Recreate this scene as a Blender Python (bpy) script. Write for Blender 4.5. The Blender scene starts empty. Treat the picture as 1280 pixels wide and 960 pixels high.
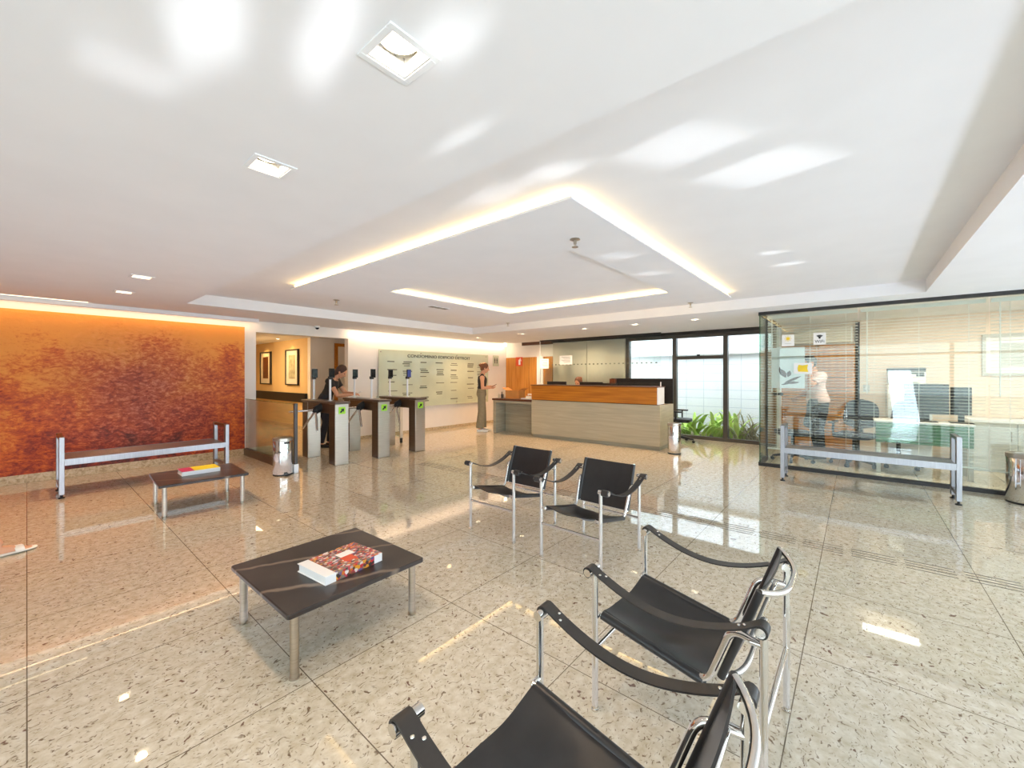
import bpy, bmesh, math, random
from mathutils import Vector, Matrix
random.seed(7)
sc = bpy.context.scene
COL = sc.collection
PI = math.pi
V = Vector

# ------------------------------------------------------------------ helpers
def srgb(h):
    h = h.lstrip('#')
    c = [int(h[i:i+2], 16)/255 for i in (0, 2, 4)]
    return tuple((x/12.92 if x <= .04045 else ((x+.055)/1.055)**2.4) for x in c) + (1,)

class MB:
    """collects shapes, builds ONE mesh object"""
    def __init__(s): s.v = []; s.f = []; s.m = []; s.mi = 0
    def add(s, vs, fs, M=None):
        o = len(s.v)
        for p in vs:
            p = V(p)
            s.v.append(M @ p if M else p)
        for f in fs:
            s.f.append([i+o for i in f]); s.m.append(s.mi)
        return s
    def box(s, x0, x1, y0, y1, z0, z1, M=None):
        vs = [(x, y, z) for z in (z0, z1) for y in (y0, y1) for x in (x0, x1)]
        return s.add(vs, [(0, 2, 3, 1), (4, 5, 7, 6), (0, 1, 5, 4), (2, 6, 7, 3), (0, 4, 6, 2), (1, 3, 7, 5)], M)
    def cbox(s, c, d, M=None):
        return s.box(c[0]-d[0]/2, c[0]+d[0]/2, c[1]-d[1]/2, c[1]+d[1]/2, c[2]-d[2]/2, c[2]+d[2]/2, M)
    def tube(s, pts, r, n=10, M=None, flat=1.0, caps=True):
        pts = [V(p) for p in pts]
        N = len(pts)
        rs = r if isinstance(r, (list, tuple)) else [r]*N
        t0 = (pts[1]-pts[0]).normalized()
        up = V((0, 0, 1)) if abs(t0.z) < .9 else V((1, 0, 0))
        nx = t0.cross(up).normalized()
        vs = []; fs = []
        for i, p in enumerate(pts):
            if i == 0: t = t0
            elif i == N-1: t = (pts[i]-pts[i-1]).normalized()
            else: t = ((pts[i+1]-p).normalized()+(p-pts[i-1]).normalized()).normalized()
            nx = (nx - t*nx.dot(t)).normalized()
            ny = t.cross(nx)
            k = 1.0
            if 0 < i < N-1:
                c = (pts[i]-pts[i-1]).normalized().dot(t)
                k = 1/max(c, .6)
            for j in range(n):
                a = 2*PI*j/n
                vs.append(p + nx*math.cos(a)*rs[i]*k + ny*math.sin(a)*rs[i]*k*flat)
        for i in range(N-1):
            for j in range(n):
                a = i*n+j; b = i*n+(j+1) % n
                fs.append((a, b, b+n, a+n))
        if caps:
            fs.append(tuple(range(n-1, -1, -1))); fs.append(tuple((N-1)*n+j for j in range(n)))
        return s.add(vs, fs, M)
    def cyl(s, p, q, r, n=16, M=None): return s.tube([p, q], r, n, M)
    def lathe(s, prof, c=(0, 0, 0), n=32, M=None):
        vs = []; fs = []
        for r, z in prof:
            for j in range(n):
                a = 2*PI*j/n
                vs.append((c[0]+r*math.cos(a), c[1]+r*math.sin(a), c[2]+z))
        for i in range(len(prof)-1):
            for j in range(n):
                a = i*n+j; b = i*n+(j+1) % n
                fs.append((a, b, b+n, a+n))
        fs.append(tuple(range(n-1, -1, -1))); fs.append(tuple((len(prof)-1)*n+j for j in range(n)))
        return s.add(vs, fs, M)
    def ell(s, c, r, n=16, m=10, M=None):
        vs = [(c[0], c[1], c[2]-r[2])]; fs = []
        for i in range(1, m):
            t = -PI/2+PI*i/m
            for j in range(n):
                a = 2*PI*j/n
                vs.append((c[0]+r[0]*math.cos(t)*math.cos(a), c[1]+r[1]*math.cos(t)*math.sin(a), c[2]+r[2]*math.sin(t)))
        vs.append((c[0], c[1], c[2]+r[2])); L = len(vs)-1
        for j in range(n):
            k = (j+1) % n
            fs.append((0, 1+k, 1+j)); fs.append((L, L-n+j, L-n+k))
            for i in range(m-2):
                a = 1+i*n
                fs.append((a+j, a+k, a+n+k, a+n+j))
        return s.add(vs, fs, M)
    def rings(s, rings, n=20, M=None):
        """rings: (centre, rx, ry) in planes z=const-ish; rx along local x, ry along y, optional tilt dirs"""
        vs = []; fs = []
        for R in rings:
            c, rx, ry = V(R[0]), R[1], R[2]
            ux = V(R[3]) if len(R) > 3 else V((1, 0, 0)); uy = V(R[4]) if len(R) > 4 else V((0, 1, 0))
            for j in range(n):
                a = 2*PI*j/n
                vs.append(c + ux*rx*math.cos(a) + uy*ry*math.sin(a))
        for i in range(len(rings)-1):
            for j in range(n):
                a = i*n+j; b = i*n+(j+1) % n
                fs.append((a, b, b+n, a+n))
        fs.append(tuple(range(n-1, -1, -1))); fs.append(tuple((len(rings)-1)*n+j for j in range(n)))
        return s.add(vs, fs, M)
    def sheet(s, fn, nu, nv, th, M=None):
        """fn(u,v)->(point, normal); thick sheet"""
        top = []; bot = []
        for i in range(nu+1):
            for j in range(nv+1):
                p, nn = fn(i/nu, j/nv); p = V(p); nn = V(nn).normalized()
                top.append(p+nn*th/2); bot.append(p-nn*th/2)
        k = len(top); W = nv+1; fs = []
        for i in range(nu):
            for j in range(nv):
                a = i*W+j
                fs.append((a, a+W, a+W+1, a+1)); fs.append((k+a, k+a+1, k+a+W+1, k+a+W))
        for i in range(nu):
            a = i*W; fs.append((a, k+a, k+a+W, a+W)); a = i*W+nv; fs.append((a, a+W, k+a+W, k+a))
        for j in range(nv):
            a = j; fs.append((a, a+1, k+a+1, k+a)); a = nu*W+j; fs.append((a, k+a, k+a+1, a+1))
        return s.add(top+bot, fs, M)
    def poly(s, pts, th, M=None):
        """flat polygon in xy (z=0) extruded th upwards"""
        n = len(pts)
        vs = [(p[0], p[1], 0) for p in pts]+[(p[0], p[1], th) for p in pts]
        fs = [tuple(range(n-1, -1, -1)), tuple(range(n, 2*n))]+[(i, (i+1) % n, n+(i+1) % n, n+i) for i in range(n)]
        return s.add(vs, fs, M)
    def mesh(s, name):
        me = bpy.data.meshes.new(name)
        me.from_pydata([tuple(p) for p in s.v], [], s.f)
        for p, i in zip(me.polygons, s.m): p.material_index = i
        me.update()
        return me
    def build(s, name, mat, parent=None, bevel=0, angle=35, fixn=True):
        me = s.mesh(name)
        if fixn:
            bm = bmesh.new(); bm.from_mesh(me)
            bmesh.ops.recalc_face_normals(bm, faces=bm.faces); bm.to_mesh(me); bm.free()
        for m in (mat if isinstance(mat, (list, tuple)) else [mat]): me.materials.append(m)
        me.polygons.foreach_set('use_smooth', [True]*len(me.polygons))
        me.set_sharp_from_angle(angle=math.radians(angle))
        o = bpy.data.objects.new(name, me); COL.objects.link(o)
        if parent: o.parent = parent
        if bevel:
            b = o.modifiers.new('bevel', 'BEVEL'); b.width = bevel; b.segments = 2; b.limit_method = 'ANGLE'; b.angle_limit = math.radians(40)
        return o

def tag(o, label=None, cat=None, group=None, kind=None):
    if label: o['label'] = label
    if cat: o['category'] = cat
    if group: o['group'] = group
    if kind: o['kind'] = kind
    return o
def thing(name, label, cat, loc=(0, 0, 0), rz=0, group=None):
    o = bpy.data.objects.new(name, None); COL.objects.link(o)
    o.empty_display_size = .1
    o.location = loc; o.rotation_euler = (0, 0, rz)
    return tag(o, label, cat, group)
def struct(name, mb, mat, label=None, cat=None, bevel=0):
    o = mb.build(name, mat, None, bevel)
    return tag(o, label, cat, None, 'structure')
def copy_tree(o, parent=None):
    c = o.copy(); COL.objects.link(c); c.parent = parent
    for ch in o.children: copy_tree(ch, c)
    return c
def dup(o, loc, rz=None, label=None):
    c = copy_tree(o); c.location = loc
    if rz is not None: c.rotation_euler = (0, 0, rz)
    if label: c['label'] = label
    return c
def text_mesh(txt, size, ex=.002, align='CENTER', sx=1.0, spacing=1.0):
    cu = bpy.data.curves.new('txt', 'FONT'); cu.body = txt; cu.size = size; cu.extrude = ex; cu.align_x = align; cu.space_character = spacing
    o = bpy.data.objects.new('txt', cu); COL.objects.link(o)
    dg = bpy.context.evaluated_depsgraph_get()
    me = bpy.data.meshes.new_from_object(o.evaluated_get(dg))
    bpy.data.objects.remove(o); bpy.data.curves.remove(cu)
    if sx != 1:
        for v in me.vertices: v.co.x *= sx
    return me
def link_mesh(name, me, mat, parent=None, M=None):
    if M is not None: me.transform(M)
    me.materials.clear(); me.materials.append(mat)
    o = bpy.data.objects.new(name, me); COL.objects.link(o)
    if parent: o.parent = parent
    return o
def fused(name, mb, mat, parent, voxel=.008, it=4):
    """one continuous skin: overlapping volumes voxel-fused and smoothed"""
    me = mb.mesh(name)
    bm = bmesh.new(); bm.from_mesh(me); bmesh.ops.recalc_face_normals(bm, faces=bm.faces); bm.to_mesh(me); bm.free()
    o = bpy.data.objects.new(name, me); COL.objects.link(o)
    r = o.modifiers.new('r', 'REMESH'); r.mode = 'VOXEL'; r.voxel_size = voxel
    sm = o.modifiers.new('s', 'SMOOTH'); sm.iterations = it; sm.factor = .5
    dg = bpy.context.evaluated_depsgraph_get()
    m2 = bpy.data.meshes.new_from_object(o.evaluated_get(dg))
    o.modifiers.clear(); o.data = m2; bpy.data.meshes.remove(me)
    m2.materials.clear(); m2.materials.append(mat)
    m2.polygons.foreach_set('use_smooth', [True]*len(m2.polygons)); m2.name = name
    o.parent = parent
    return o
def arc(p, q, r, c, n=6): pass
def fillet(pts, r, n=5):
    """round the corners of a polyline"""
    pts = [V(p) for p in pts]; out = [pts[0]]
    for i in range(1, len(pts)-1):
        a, b, c = pts[i-1], pts[i], pts[i+1]
        d = min(r, (a-b).length*.45, (c-b).length*.45)
        p = b+(a-b).normalized()*d; q = b+(c-b).normalized()*d
        for k in range(n+1):
            t = k/n
            out.append((1-t)**2*p+2*t*(1-t)*b+t*t*q)
    out.append(pts[-1]); return out

# ------------------------------------------------------------------ materials
def newmat(name):
    m = bpy.data.materials.new(name); m.use_nodes = True
    nt = m.node_tree; b = nt.nodes['Principled BSDF']
    return m, nt, b
def N(nt, t, **kw):
    n = nt.nodes.new(t)
    for k, v in kw.items():
        if k in n.inputs: n.inputs[k].default_value = v
        else: setattr(n, k, v)
    return n
def L(nt, a, b): nt.links.new(a, b)
def ramp(nt, fac, stops):
    r = nt.nodes.new('ShaderNodeValToRGB'); e = r.color_ramp.elements
    while len(e) < len(stops): e.new(.5)
    for x, (p, c) in zip(e, stops): x.position = p; x.color = c
    L(nt, fac, r.inputs['Fac']); return r
def coords(nt, scale=(1, 1, 1), obj=False, loc=(0, 0, 0), rot=(0, 0, 0)):
    if obj:
        tc = N(nt, 'ShaderNodeTexCoord'); out = tc.outputs['Object']
    else:
        g = N(nt, 'ShaderNodeNewGeometry'); out = g.outputs['Position']
    mp = N(nt, 'ShaderNodeMapping'); mp.inputs['Scale'].default_value = scale; mp.inputs['Location'].default_value = loc; mp.inputs['Rotation'].default_value = rot
    L(nt, out, mp.inputs['Vector']); return mp.outputs['Vector']
def plain(name, col, rough=.5, metal=0, var=.06, scale=8, spec=.5, emit=None, es=0, coat=0):
    """simple surface with a faint noise variation so nothing is perfectly flat"""
    m, nt, b = newmat(name)
    c = srgb(col) if isinstance(col, str) else col
    n = N(nt, 'ShaderNodeTexNoise'); n.inputs['Scale'].default_value = scale; n.inputs['Detail'].default_value = 3
    L(nt, coords(nt, obj=True), n.inputs['Vector'])
    lo = tuple(x*(1-var) for x in c[:3])+(1,); hi = tuple(min(1, x*(1+var)) for x in c[:3])+(1,)
    r = ramp(nt, n.outputs['Fac'], [(.3, lo), (.7, hi)])
    L(nt, r.outputs['Color'], b.inputs['Base Color'])
    b.inputs['Roughness'].default_value = rough; b.inputs['Metallic'].default_value = metal
    b.inputs['Specular IOR Level'].default_value = spec
    if coat: b.inputs['Coat Weight'].default_value = coat
    if emit:
        b.inputs['Emission Color'].default_value = srgb(emit); b.inputs['Emission Strength'].default_value = es
    return m
def glass(name, tint, refl=.08, dens=1.0):
    m = bpy.data.materials.new(name); m.use_nodes = True; nt = m.node_tree; nt.nodes.clear()
    o = N(nt, 'ShaderNodeOutputMaterial'); t = N(nt, 'ShaderNodeBsdfTransparent'); g = N(nt, 'ShaderNodeBsdfGlossy'); mx = N(nt, 'ShaderNodeMixShader')
    t.inputs['Color'].default_value = srgb(tint); g.inputs['Roughness'].default_value = .0; g.inputs['Color'].default_value = (.95, 1, .98, 1)
    fr = N(nt, 'ShaderNodeFresnel'); fr.inputs['IOR'].default_value = 1.28
    ad = N(nt, 'ShaderNodeMath', operation='MULTIPLY_ADD', use_clamp=True); ad.inputs[1].default_value = .7; ad.inputs[2].default_value = refl
    L(nt, fr.outputs[0], ad.inputs[0]); L(nt, ad.outputs[0], mx.inputs[0]); L(nt, t.outputs[0], mx.inputs[1]); L(nt, g.outputs[0], mx.inputs[2]); L(nt, mx.outputs[0], o.inputs[0])
    return m
def emit(name, col, s):
    m = bpy.data.materials.new(name); m.use_nodes = True; nt = m.node_tree; nt.nodes.clear()
    o = N(nt, 'ShaderNodeOutputMaterial'); e = N(nt, 'ShaderNodeEmission'); e.inputs[0].default_value = srgb(col); e.inputs[1].default_value = s
    L(nt, e.outputs[0], o.inputs[0]); return m

def mat_floor():
    m, nt, b = newmat('polished_granite')
    pos = coords(nt)
    # base blotches
    n1 = N(nt, 'ShaderNodeTexNoise'); n1.inputs['Scale'].default_value = 22; n1.inputs['Detail'].default_value = 5; n1.inputs['Roughness'].default_value = .6
    L(nt, pos, n1.inputs['Vector'])
    base = ramp(nt, n1.outputs['Fac'], [(.30, srgb('#bfb298')), (.52, srgb('#d2c8b3')), (.75, srgb('#e2dccd'))])
    # curled dark flecks
    wr = N(nt, 'ShaderNodeTexNoise'); wr.inputs['Scale'].default_value = 16; wr.inputs['Detail'].default_value = 2
    L(nt, pos, wr.inputs['Vector'])
    add = N(nt, 'ShaderNodeVectorMath', operation='MULTIPLY_ADD'); add.inputs[1].default_value = (.10, .10, .0); L(nt, wr.outputs['Color'], add.inputs[0]); L(nt, pos, add.inputs[2])
    mp = N(nt, 'ShaderNodeMapping'); mp.inputs['Scale'].default_value = (50, 92, 40); mp.inputs['Rotation'].default_value = (0, 0, .5); L(nt, add.outputs[0], mp.inputs['Vector'])
    n2 = N(nt, 'ShaderNodeTexNoise'); n2.inputs['Scale'].default_value = 1; n2.inputs['Detail'].default_value = 2; L(nt, mp.outputs[0], n2.inputs['Vector'])
    fl = ramp(nt, n2.outputs['Fac'], [(.58, (0, 0, 0, 1)), (.69, (.95, .95, .95, 1))])
    mx = N(nt, 'ShaderNodeMix', data_type='RGBA'); L(nt, fl.outputs[0], mx.inputs[0]); L(nt, base.outputs[0], mx.inputs[6]); mx.inputs[7].default_value = srgb('#75604a')
    # sparse bigger stones
    vo = N(nt, 'ShaderNodeTexVoronoi'); vo.inputs['Scale'].default_value = 16; vo.inputs['Randomness'].default_value = 1; L(nt, add.outputs[0], vo.inputs['Vector'])
    st = ramp(nt, vo.outputs['Distance'], [(.09, (.9, .9, .9, 1)), (.13, (0, 0, 0, 1))])
    mx2 = N(nt, 'ShaderNodeMix', data_type='RGBA'); L(nt, st.outputs[0], mx2.inputs[0]); L(nt, mx.outputs[2], mx2.inputs[6]); mx2.inputs[7].default_value = srgb('#6e4c3c')
    # tile joints every 0.85 m
    br = N(nt, 'ShaderNodeTexBrick'); br.offset = 0; br.squash = 1
    br.inputs['Scale'].default_value = 1; br.inputs['Brick Width'].default_value = .843; br.inputs['Row Height'].default_value = .851; br.inputs['Mortar Size'].default_value = .0022; br.inputs['Mortar Smooth'].default_value = 0
    pj = coords(nt, loc=(0, -.208, 0)); L(nt, pj, br.inputs['Vector'])
    mx3 = N(nt, 'ShaderNodeMix', data_type='RGBA'); L(nt, br.outputs['Fac'], mx3.inputs[0]); L(nt, mx2.outputs[2], mx3.inputs[6]); mx3.inputs[7].default_value = srgb('#6e604e')
    L(nt, mx3.outputs[2], b.inputs['Base Color'])
    b.inputs['Roughness'].default_value = .02; b.inputs['IOR'].default_value = 1.68
    return m
def mat_mural():
    m, nt, b = newmat('copper_mural')
    pos = coords(nt)
    big = N(nt, 'ShaderNodeTexNoise'); big.inputs['Scale'].default_value = 1.5; big.inputs['Detail'].default_value = 3; big.inputs['Distortion'].default_value = .6; L(nt, pos, big.inputs['Vector'])
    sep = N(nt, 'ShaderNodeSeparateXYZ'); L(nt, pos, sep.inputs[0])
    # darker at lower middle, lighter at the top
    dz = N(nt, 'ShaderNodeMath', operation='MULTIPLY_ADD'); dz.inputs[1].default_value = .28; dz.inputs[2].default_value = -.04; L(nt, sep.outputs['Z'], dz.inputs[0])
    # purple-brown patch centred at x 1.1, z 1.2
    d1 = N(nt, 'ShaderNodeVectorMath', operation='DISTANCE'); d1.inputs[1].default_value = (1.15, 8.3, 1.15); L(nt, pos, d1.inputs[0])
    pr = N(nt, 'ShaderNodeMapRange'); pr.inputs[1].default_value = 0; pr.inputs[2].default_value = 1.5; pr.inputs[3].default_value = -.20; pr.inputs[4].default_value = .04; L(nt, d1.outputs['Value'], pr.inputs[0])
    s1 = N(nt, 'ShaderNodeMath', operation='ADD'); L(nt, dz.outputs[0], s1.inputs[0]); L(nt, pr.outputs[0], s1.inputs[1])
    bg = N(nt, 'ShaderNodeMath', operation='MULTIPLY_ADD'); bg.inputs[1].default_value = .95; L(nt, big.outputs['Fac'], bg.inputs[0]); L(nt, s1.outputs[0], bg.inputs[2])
    # brush strokes
    w = N(nt, 'ShaderNodeTexNoise'); w.inputs['Scale'].default_value = 5; w.inputs['Detail'].default_value = 2; L(nt, pos, w.inputs['Vector'])
    wa = N(nt, 'ShaderNodeVectorMath', operation='MULTIPLY_ADD'); wa.inputs[1].default_value = (.10, 0, .10); L(nt, w.outputs['Color'], wa.inputs[0]); L(nt, pos, wa.inputs[2])
    mp = N(nt, 'ShaderNodeMapping'); mp.inputs['Scale'].default_value = (19, 19, 36); L(nt, wa.outputs[0], mp.inputs['Vector'])
    fine = N(nt, 'ShaderNodeTexNoise'); fine.inputs['Scale'].default_value = 1; fine.inputs['Detail'].default_value = 4; fine.inputs['Roughness'].default_value = .65; L(nt, mp.outputs[0], fine.inputs['Vector'])
    f2 = N(nt, 'ShaderNodeMath', operation='MULTIPLY_ADD'); f2.inputs[1].default_value = .85; L(nt, fine.outputs['Fac'], f2.inputs[0])
    f3 = N(nt, 'ShaderNodeMath', operation='SUBTRACT'); f3.inputs[1].default_value = .62; L(nt, bg.outputs[0], f3.inputs[0]); L(nt, f3.outputs[0], f2.inputs[2])
    cr = ramp(nt, f2.outputs[0], [(.14, srgb('#4a140c')), (.32, srgb('#8e2c12')), (.44, srgb('#b84a18')), (.58, srgb('#d8681c')), (.76, srgb('#f09a38'))])
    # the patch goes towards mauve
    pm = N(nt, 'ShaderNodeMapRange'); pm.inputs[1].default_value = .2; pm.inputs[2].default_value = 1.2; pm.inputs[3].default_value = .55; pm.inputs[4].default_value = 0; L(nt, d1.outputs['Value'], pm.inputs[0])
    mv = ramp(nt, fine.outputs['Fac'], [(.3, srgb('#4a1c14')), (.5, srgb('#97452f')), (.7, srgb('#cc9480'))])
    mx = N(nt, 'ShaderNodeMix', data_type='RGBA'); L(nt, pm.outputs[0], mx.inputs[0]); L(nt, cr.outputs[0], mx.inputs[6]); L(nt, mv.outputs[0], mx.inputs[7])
    L(nt, mx.outputs[2], b.inputs['Base Color'])
    bp = N(nt, 'ShaderNodeBump'); bp.inputs['Strength'].default_value = .5; bp.inputs['Distance'].default_value = .02; L(nt, fine.outputs['Fac'], bp.inputs['Height']); L(nt, bp.outputs[0], b.inputs['Normal'])
    b.inputs['Roughness'].default_value = .45
    return m
def mat_wood(name, lo, hi, axis='y', rough=.35, scale=1.0):
    m, nt, b = newmat(name)
    s = {'x': (1.2, 26, 26), 'y': (26, 1.2, 26), 'z': (26, 26, 1.2)}[axis]
    n = N(nt, 'ShaderNodeTexNoise'); n.inputs['Scale'].default_value = scale; n.inputs['Detail'].default_value = 4; n.inputs['Distortion'].default_value = .4
    L(nt, coords(nt, s, obj=True), n.inputs['Vector'])
    r = ramp(nt, n.outputs['Fac'], [(.3, srgb(lo)), (.7, srgb(hi))]); L(nt, r.outputs[0], b.inputs['Base Color'])
    b.inputs['Roughness'].default_value = rough; return m
def mat_stone(name, lo, mid, hi, s=(3, 1.2, 22), rough=.35):
    m, nt, b = newmat(name)
    n = N(nt, 'ShaderNodeTexNoise'); n.inputs['Scale'].default_value = 1; n.inputs['Detail'].default_value = 6; n.inputs['Distortion'].default_value = .8
    L(nt, coords(nt, s, obj=True), n.inputs['Vector'])
    r = ramp(nt, n.outputs['Fac'], [(.28, srgb(lo)), (.5, srgb(mid)), (.75, srgb(hi))]); L(nt, r.outputs[0], b.inputs['Base Color'])
    b.inputs['Roughness'].default_value = rough; return m
def mat_brushed(name, col, rough=.3, s=(4, 4, 160)):
    m, nt, b = newmat(name)
    n = N(nt, 'ShaderNodeTexNoise'); n.inputs['Scale'].default_value = 1; n.inputs['Detail'].default_value = 2; L(nt, coords(nt, s, obj=True), n.inputs['Vector'])
    c = srgb(col)
    r = ramp(nt, n.outputs['Fac'], [(.3, tuple(x*.85 for x in c[:3])+(1,)), (.7, c)]); L(nt, r.outputs[0], b.inputs['Base Color'])
    b.inputs['Metallic'].default_value = 1; b.inputs['Roughness'].default_value = rough; return m
def mat_marble_black():
    m, nt, b = newmat('black_marble')
    pos = coords(nt, (1, 1, 1), obj=True, rot=(0, 0, .45))
    w = N(nt, 'ShaderNodeTexNoise'); w.inputs['Scale'].default_value = 3; w.inputs['Detail'].default_value = 4; L(nt, pos, w.inputs['Vector'])
    a = N(nt, 'ShaderNodeVectorMath', operation='MULTIPLY_ADD'); a.inputs[1].default_value = (.16, .16, .1); L(nt, w.outputs['Color'], a.inputs[0]); L(nt, pos, a.inputs[2])
    wv = N(nt, 'ShaderNodeTexWave', wave_type='BANDS', bands_direction='Y'); wv.inputs['Scale'].default_value = .9; wv.inputs['Distortion'].default_value = 1.5; L(nt, a.outputs[0], wv.inputs['Vector'])
    v = ramp(nt, wv.outputs['Fac'], [(.975, (0, 0, 0, 1)), (1, (1, 1, 1, 1))])
    n = N(nt, 'ShaderNodeTexNoise'); n.inputs['Scale'].default_value = 4; n.inputs['Detail'].default_value = 3; L(nt, pos, n.inputs['Vector'])
    base = ramp(nt, n.outputs['Fac'], [(.3, srgb('#241e1c')), (.7, srgb('#3a322e'))])
    k = N(nt, 'ShaderNodeMath', operation='MULTIPLY'); k.inputs[1].default_value = .4; L(nt, v.outputs[0], k.inputs[0])
    mx = N(nt, 'ShaderNodeMix', data_type='RGBA'); L(nt, k.outputs[0], mx.inputs[0]); L(nt, base.outputs[0], mx.inputs[6]); mx.inputs[7].default_value = srgb('#b09c88')
    L(nt, mx.outputs[2], b.inputs['Base Color']); b.inputs['Roughness'].default_value = .28; return m
def mat_cells(name, cols, scale, rough=.3, white_x=None):
    """photo-collage like printed cover"""
    m, nt, b = newmat(name)
    v = N(nt, 'ShaderNodeTexVoronoi'); v.inputs['Scale'].default_value = scale; L(nt, coords(nt, (1, 1.4, 1), obj=True), v.inputs['Vector'])
    sp = N(nt, 'ShaderNodeSeparateColor'); L(nt, v.outputs['Color'], sp.inputs[0])
    k = len(cols)
    r = ramp(nt, sp.outputs[0], [(i/k, srgb(c)) for i, c in enumerate(cols)]); r.color_ramp.interpolation = 'CONSTANT'
    L(nt, r.outputs[0], b.inputs['Base Color']); b.inputs['Roughness'].default_value = rough; return m
def mat_grid(name, base, line, sx, sz, rough=.6):
    m, nt, b = newmat(name)
    g = N(nt, 'ShaderNodeNewGeometry'); sp = N(nt, 'ShaderNodeSeparateXYZ'); L(nt, g.outputs['Position'], sp.inputs[0])
    cb = N(nt, 'ShaderNodeCombineXYZ'); L(nt, sp.outputs['Y'], cb.inputs[0]); L(nt, sp.outputs['Z'], cb.inputs[1])
    br = N(nt, 'ShaderNodeTexBrick'); br.offset = 0; br.inputs['Scale'].default_value = 1; br.inputs['Brick Width'].default_value = sx; br.inputs['Row Height'].default_value = sz; br.inputs['Mortar Size'].default_value = .006
    br.inputs['Color1'].default_value = srgb(base); br.inputs['Color2'].default_value = srgb(base); br.inputs['Mortar'].default_value = srgb(line)
    L(nt, cb.outputs[0], br.inputs['Vector']); L(nt, br.outputs['Color'], b.inputs['Base Color']); b.inputs['Roughness'].default_value = rough; return m

M = {}
M['floor'] = mat_floor(); M['mural'] = mat_mural()
M['ceil'] = plain('ceiling_paint', '#efeeee', .8, var=.015, scale=3)
M['wall'] = plain('wall_paint', '#f2ebe2', .75, var=.02, scale=3)
M['beige'] = plain('beige_panel', '#d9d0bf', .35, var=.03, scale=2)
M['peach'] = plain('office_wall_paint', '#efdcc8', .8, var=.02, scale=2)
M['yellow_wall'] = plain('corridor_paint', '#dcbb86', .75, var=.03, scale=2)
M['granite_trim'] = mat_stone('granite_trim', '#a08a68', '#c9b592', '#ddcdb0', (30, 30, 30), .25)
M['chrome'] = plain('chrome', '#d8d5d0', .09, 1, var=.02)
M['steel'] = mat_brushed('brushed_steel', '#bdb3a4', .28)
M['alu'] = mat_brushed('satin_aluminium', '#a9a9ab', .38, (140, 6, 6))
M['dark_steel'] = mat_brushed('bronze_side', '#7d6a58', .35)
M['leather'] = plain('black_leather', '#1d1b1b', .36, 0, var=.25, scale=14, spec=.6)
M['leather_edge'] = plain('strap_leather', '#2b2826', .42, 0, var=.2, scale=20)
M['rivet'] = plain('rivet_metal', '#d9d6ce', .2, 1)
M['black'] = plain('black_plastic', '#141414', .4, var=.1)
M['dark'] = plain('dark_frame', '#2a2724', .45, var=.1)
M['bronze'] = plain('bronze_frame', '#4d4842', .4, var=.08)
M['grey_fabric'] = plain('grey_fabric', '#3a3c42', .9, var=.15, scale=60)
M['marble'] = mat_marble_black()
M['stone'] = mat_stone('desk_stone', '#aea286', '#b7ab8e', '#c2b799')
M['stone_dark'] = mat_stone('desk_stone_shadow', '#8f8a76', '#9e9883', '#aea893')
M['wood'] = mat_wood('desk_wood', '#a85e10', '#cf8426', 'y')
M['wood_v'] = mat_wood('panel_wood', '#b06c1e', '#d29040', 'z')
M['wood_dark'] = mat_wood('dark_wood', '#4a2410', '#6b3a1c', 'y')
M['white'] = plain('white_laminate', '#efefee', .4, var=.02)
M['paper'] = plain('paper', '#f3f1ec', .7, var=.02)
M['lid'] = plain('turnstile_lid', '#5d4a3d', .3, var=.08)
M['glass'] = glass('clear_glass', '#f8fbf9', .006)
M['office_glass'] = glass('office_glass', '#f6faf7', .03)
M['green_glass'] = glass('green_glass', '#c2dccb', .03)
M['sign_glass'] = plain('sign_glass', '#d2d8bd', .08, var=.06, scale=2, coat=.6)
M['black_print'] = plain('black_print', '#2c2a26', .5)
M['grey_print'] = plain('grey_print', '#6c6c58', .6)
M['led'] = emit('warm_led', '#ffd58c', 6.5)
M['lamp'] = emit('lamp_glow', '#ffe9c4', 14)
M['panel_lamp'] = emit('panel_glow', '#fff4e2', 5)
M['leak_glow'] = emit('cove_leak_glow', '#ffe6b8', 4)
M['screen_on'] = plain('screen_lit', '#3d4784', .2, emit='#4656c8', es=.06)
M['screen_off'] = plain('screen_dark', '#15181c', .12)
M['green_sign'] = plain('green_sign', '#8fbf2a', .4, emit='#8fd02a', es=.25)
M['yellow'] = plain('yellow_print', '#f2cf2c', .5)
M['magenta'] = plain('magenta_print', '#c22a6c', .35)
M['lime'] = plain('yellow_cover', '#efe11e', .35)
M['red'] = plain('red_sign', '#d8502a', .4)
M['cardboard'] = plain('cardboard', '#c98a45', .8, var=.08)
M['skin'] = plain('skin', '#d9a07c', .55, var=.04, scale=20)
M['skin_b'] = plain('skin_tan', '#c88a62', .55, var=.05, scale=20)
M['hair'] = plain('brown_hair', '#4a3024', .6, var=.3, scale=60)
M['hair_dark'] = plain('dark_hair', '#2a1d18', .6, var=.3, scale=60)
M['hair_grey'] = plain('grey_hair', '#3d3936', .7, var=.4, scale=70)
M['hair_auburn'] = plain('auburn_hair', '#7a4a2e', .6, var=.3, scale=60)
M['top_black'] = plain('black_top', '#2b2725', .8, var=.15, scale=30)
M['khaki'] = plain('khaki_trousers', '#857b62', .85, var=.08, scale=25)
M['pink_shirt'] = plain('pale_pink_shirt', '#e2c2ba', .8, var=.04, scale=20)
M['black_cloth'] = plain('dark_trousers', '#25242a', .85, var=.15, scale=30)
M['shoe_white'] = plain('white_leather_shoe', '#ece7dc', .5, var=.03)
M['eye'] = plain('eye', '#2a1c14', .2)
M['lips'] = plain('lips', '#a8564a', .5)
M['leaf'] = plain('bright_leaf', '#b8d46a', .5, var=.3, scale=5)
M['leaf_dark'] = plain('dull_leaf', '#a49c80', .6, var=.4, scale=8)
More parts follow.
